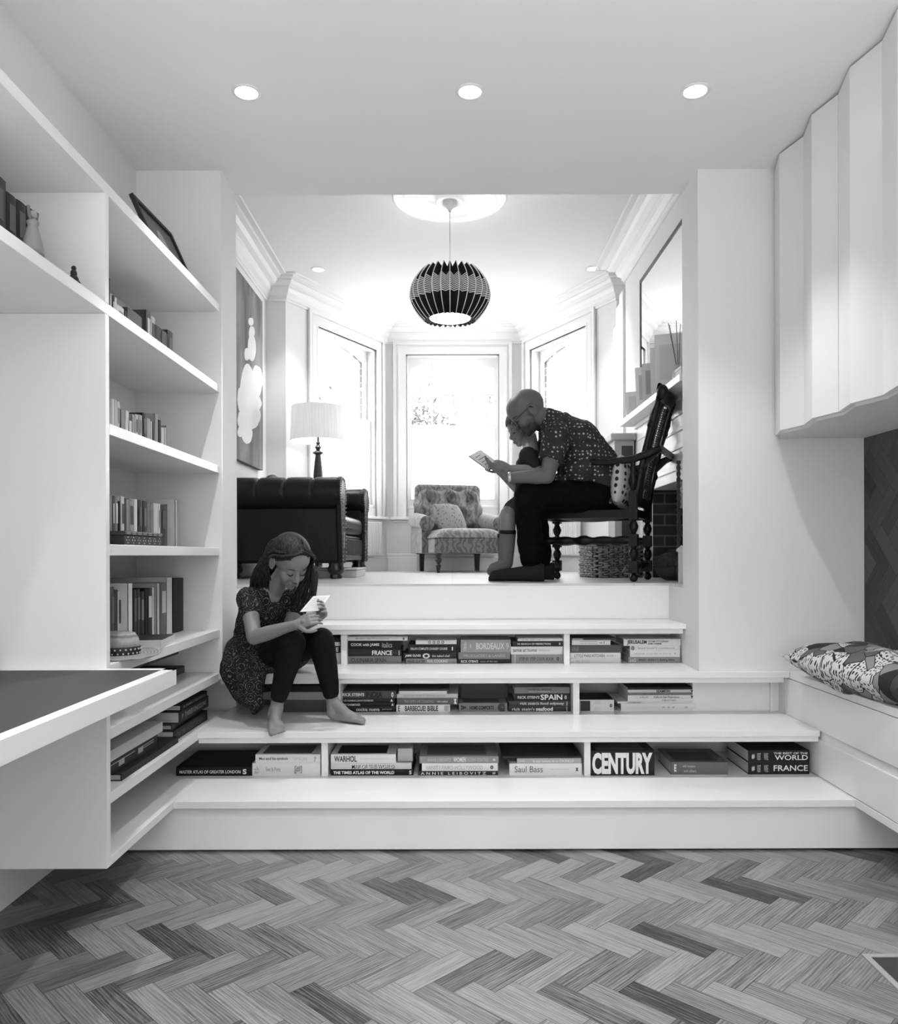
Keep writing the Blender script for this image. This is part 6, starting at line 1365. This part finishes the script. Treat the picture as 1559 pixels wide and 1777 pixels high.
tc = N.new('ShaderNodeTexCoord'); mp = N.new('ShaderNodeMapping'); mp.inputs['Scale'].default_value = (170, 170, 9); L.new(tc.outputs['Object'], mp.inputs[0]); nz = N.new('ShaderNodeTexNoise'); nz.inputs['Scale'].default_value = 1; nz.inputs['Detail'].default_value = 3; L.new(mp.outputs[0], nz.inputs[0]); rp = ramp(N, [(.35, .003), (.65, .04)]); L.new(nz.outputs['Fac'], rp.inputs[0]); L.new(rp.outputs[0], b.inputs['Base Color'])
q = LMB(go); hair_cap(q, Mg, r=(.107, .086, .094), side=.22); rr = random.Random(4)
hd = lambda x, y, z: Mg @ Vector((x, y, z))
part = [hd(.055-.13*t, .012, .150+.095*sin(pi*(.25+.5*t))) for t in [i/11 for i in range(12)]]
# her right side (towards camera-left): hair swept back behind the ear, falling behind the shoulder
for i in range(90):
    t = rr.random(); p0 = hd(.058-.15*t, .010, .150+.092*cos((t-.45)*1.9)); m1 = hd(.030-.12*t, -.062-.012*rr.random(), .185-.02*t); m2 = hd(-.045-.035*t, -.086, .128-.03*t)
    e1 = m2+Vector((-.02-.03*rr.random(), .03, -.05)); e2 = at(430+55*rr.random(), 1030+25*rr.random(), 3.60+.04*rr.random())
    strand(q, [p0, m1, m2, e1.lerp(e2, .35)+Vector((-.01, .0, .01)), e2], .0055, 6)
# front lock line over the temple, tucked behind the ear
for i in range(34):
    t = rr.random(); p0 = hd(.068-.03*t, .010, .222+.006*t); m1 = hd(.072-.020*t, -.040, .206-.010*t); m2 = hd(.040-.015*t, -.076, .176-.012*t); m3 = hd(-.012, -.091, .142-.01*t); e = hd(-.06, -.090, .09)
    strand(q, [p0, m1, m2, m3, e], .0052, 6)
# her left side: falls straight down past the cheek
for i in range(80):
    t = rr.random(); p0 = hd(.058-.12*t, .014, .150+.092*cos((t-.45)*1.9)); m1 = hd(.060-.10*t, .066+.010*rr.random(), .188-.02*t); m2 = hd(.042-.07*t, .092, .13)
    if rr.random() < .35: e2 = at(534+14*rr.random(), 1040+14*rr.random(), 3.46+.03*rr.random())
    else: e2 = at(500+30*rr.random(), 1045+16*rr.random(), 3.52+.08*rr.random())
    e1 = m2.lerp(e2, .45)+Vector((.018, 0, .02)); strand(q, [p0, m1, m2, e1, e2], .0048, 6)
q.build('hair', HRG, girl, smooth=True)
# paper in her hands
pp_ = thing('booklet', 'thin white printed booklet held in the girl\'s hands', 'booklet', tuple(at(547, 1050, 3.40)))
A_, B_, C_ = at(521, 1062, 3.36), at(544, 1035, 3.44), at(575, 1033, 3.44); D_ = A_+C_-B_; n_ = (B_-A_).cross(C_-B_).normalized()
slab(A_, B_, C_, D_, n_, .003, 'booklet_pages', gray(.72), Vector(pp_.location), pp_)
q = LMB(Vector(pp_.location)); u1 = (C_-B_); u2 = (B_-A_)
for s in (-1, 1):
    for r_i in range(9):
        P = A_+u2*(.10+.09*r_i)+u1*.1+n_*(.0018*s); q.add([tuple(P), tuple(P+u1*.75), tuple(P+u1*.75+u2*.03), tuple(P+u2*.03)], [(0, 1, 2, 3)])
q.build('printed_lines', gray(.45), pp_, recalc=False)
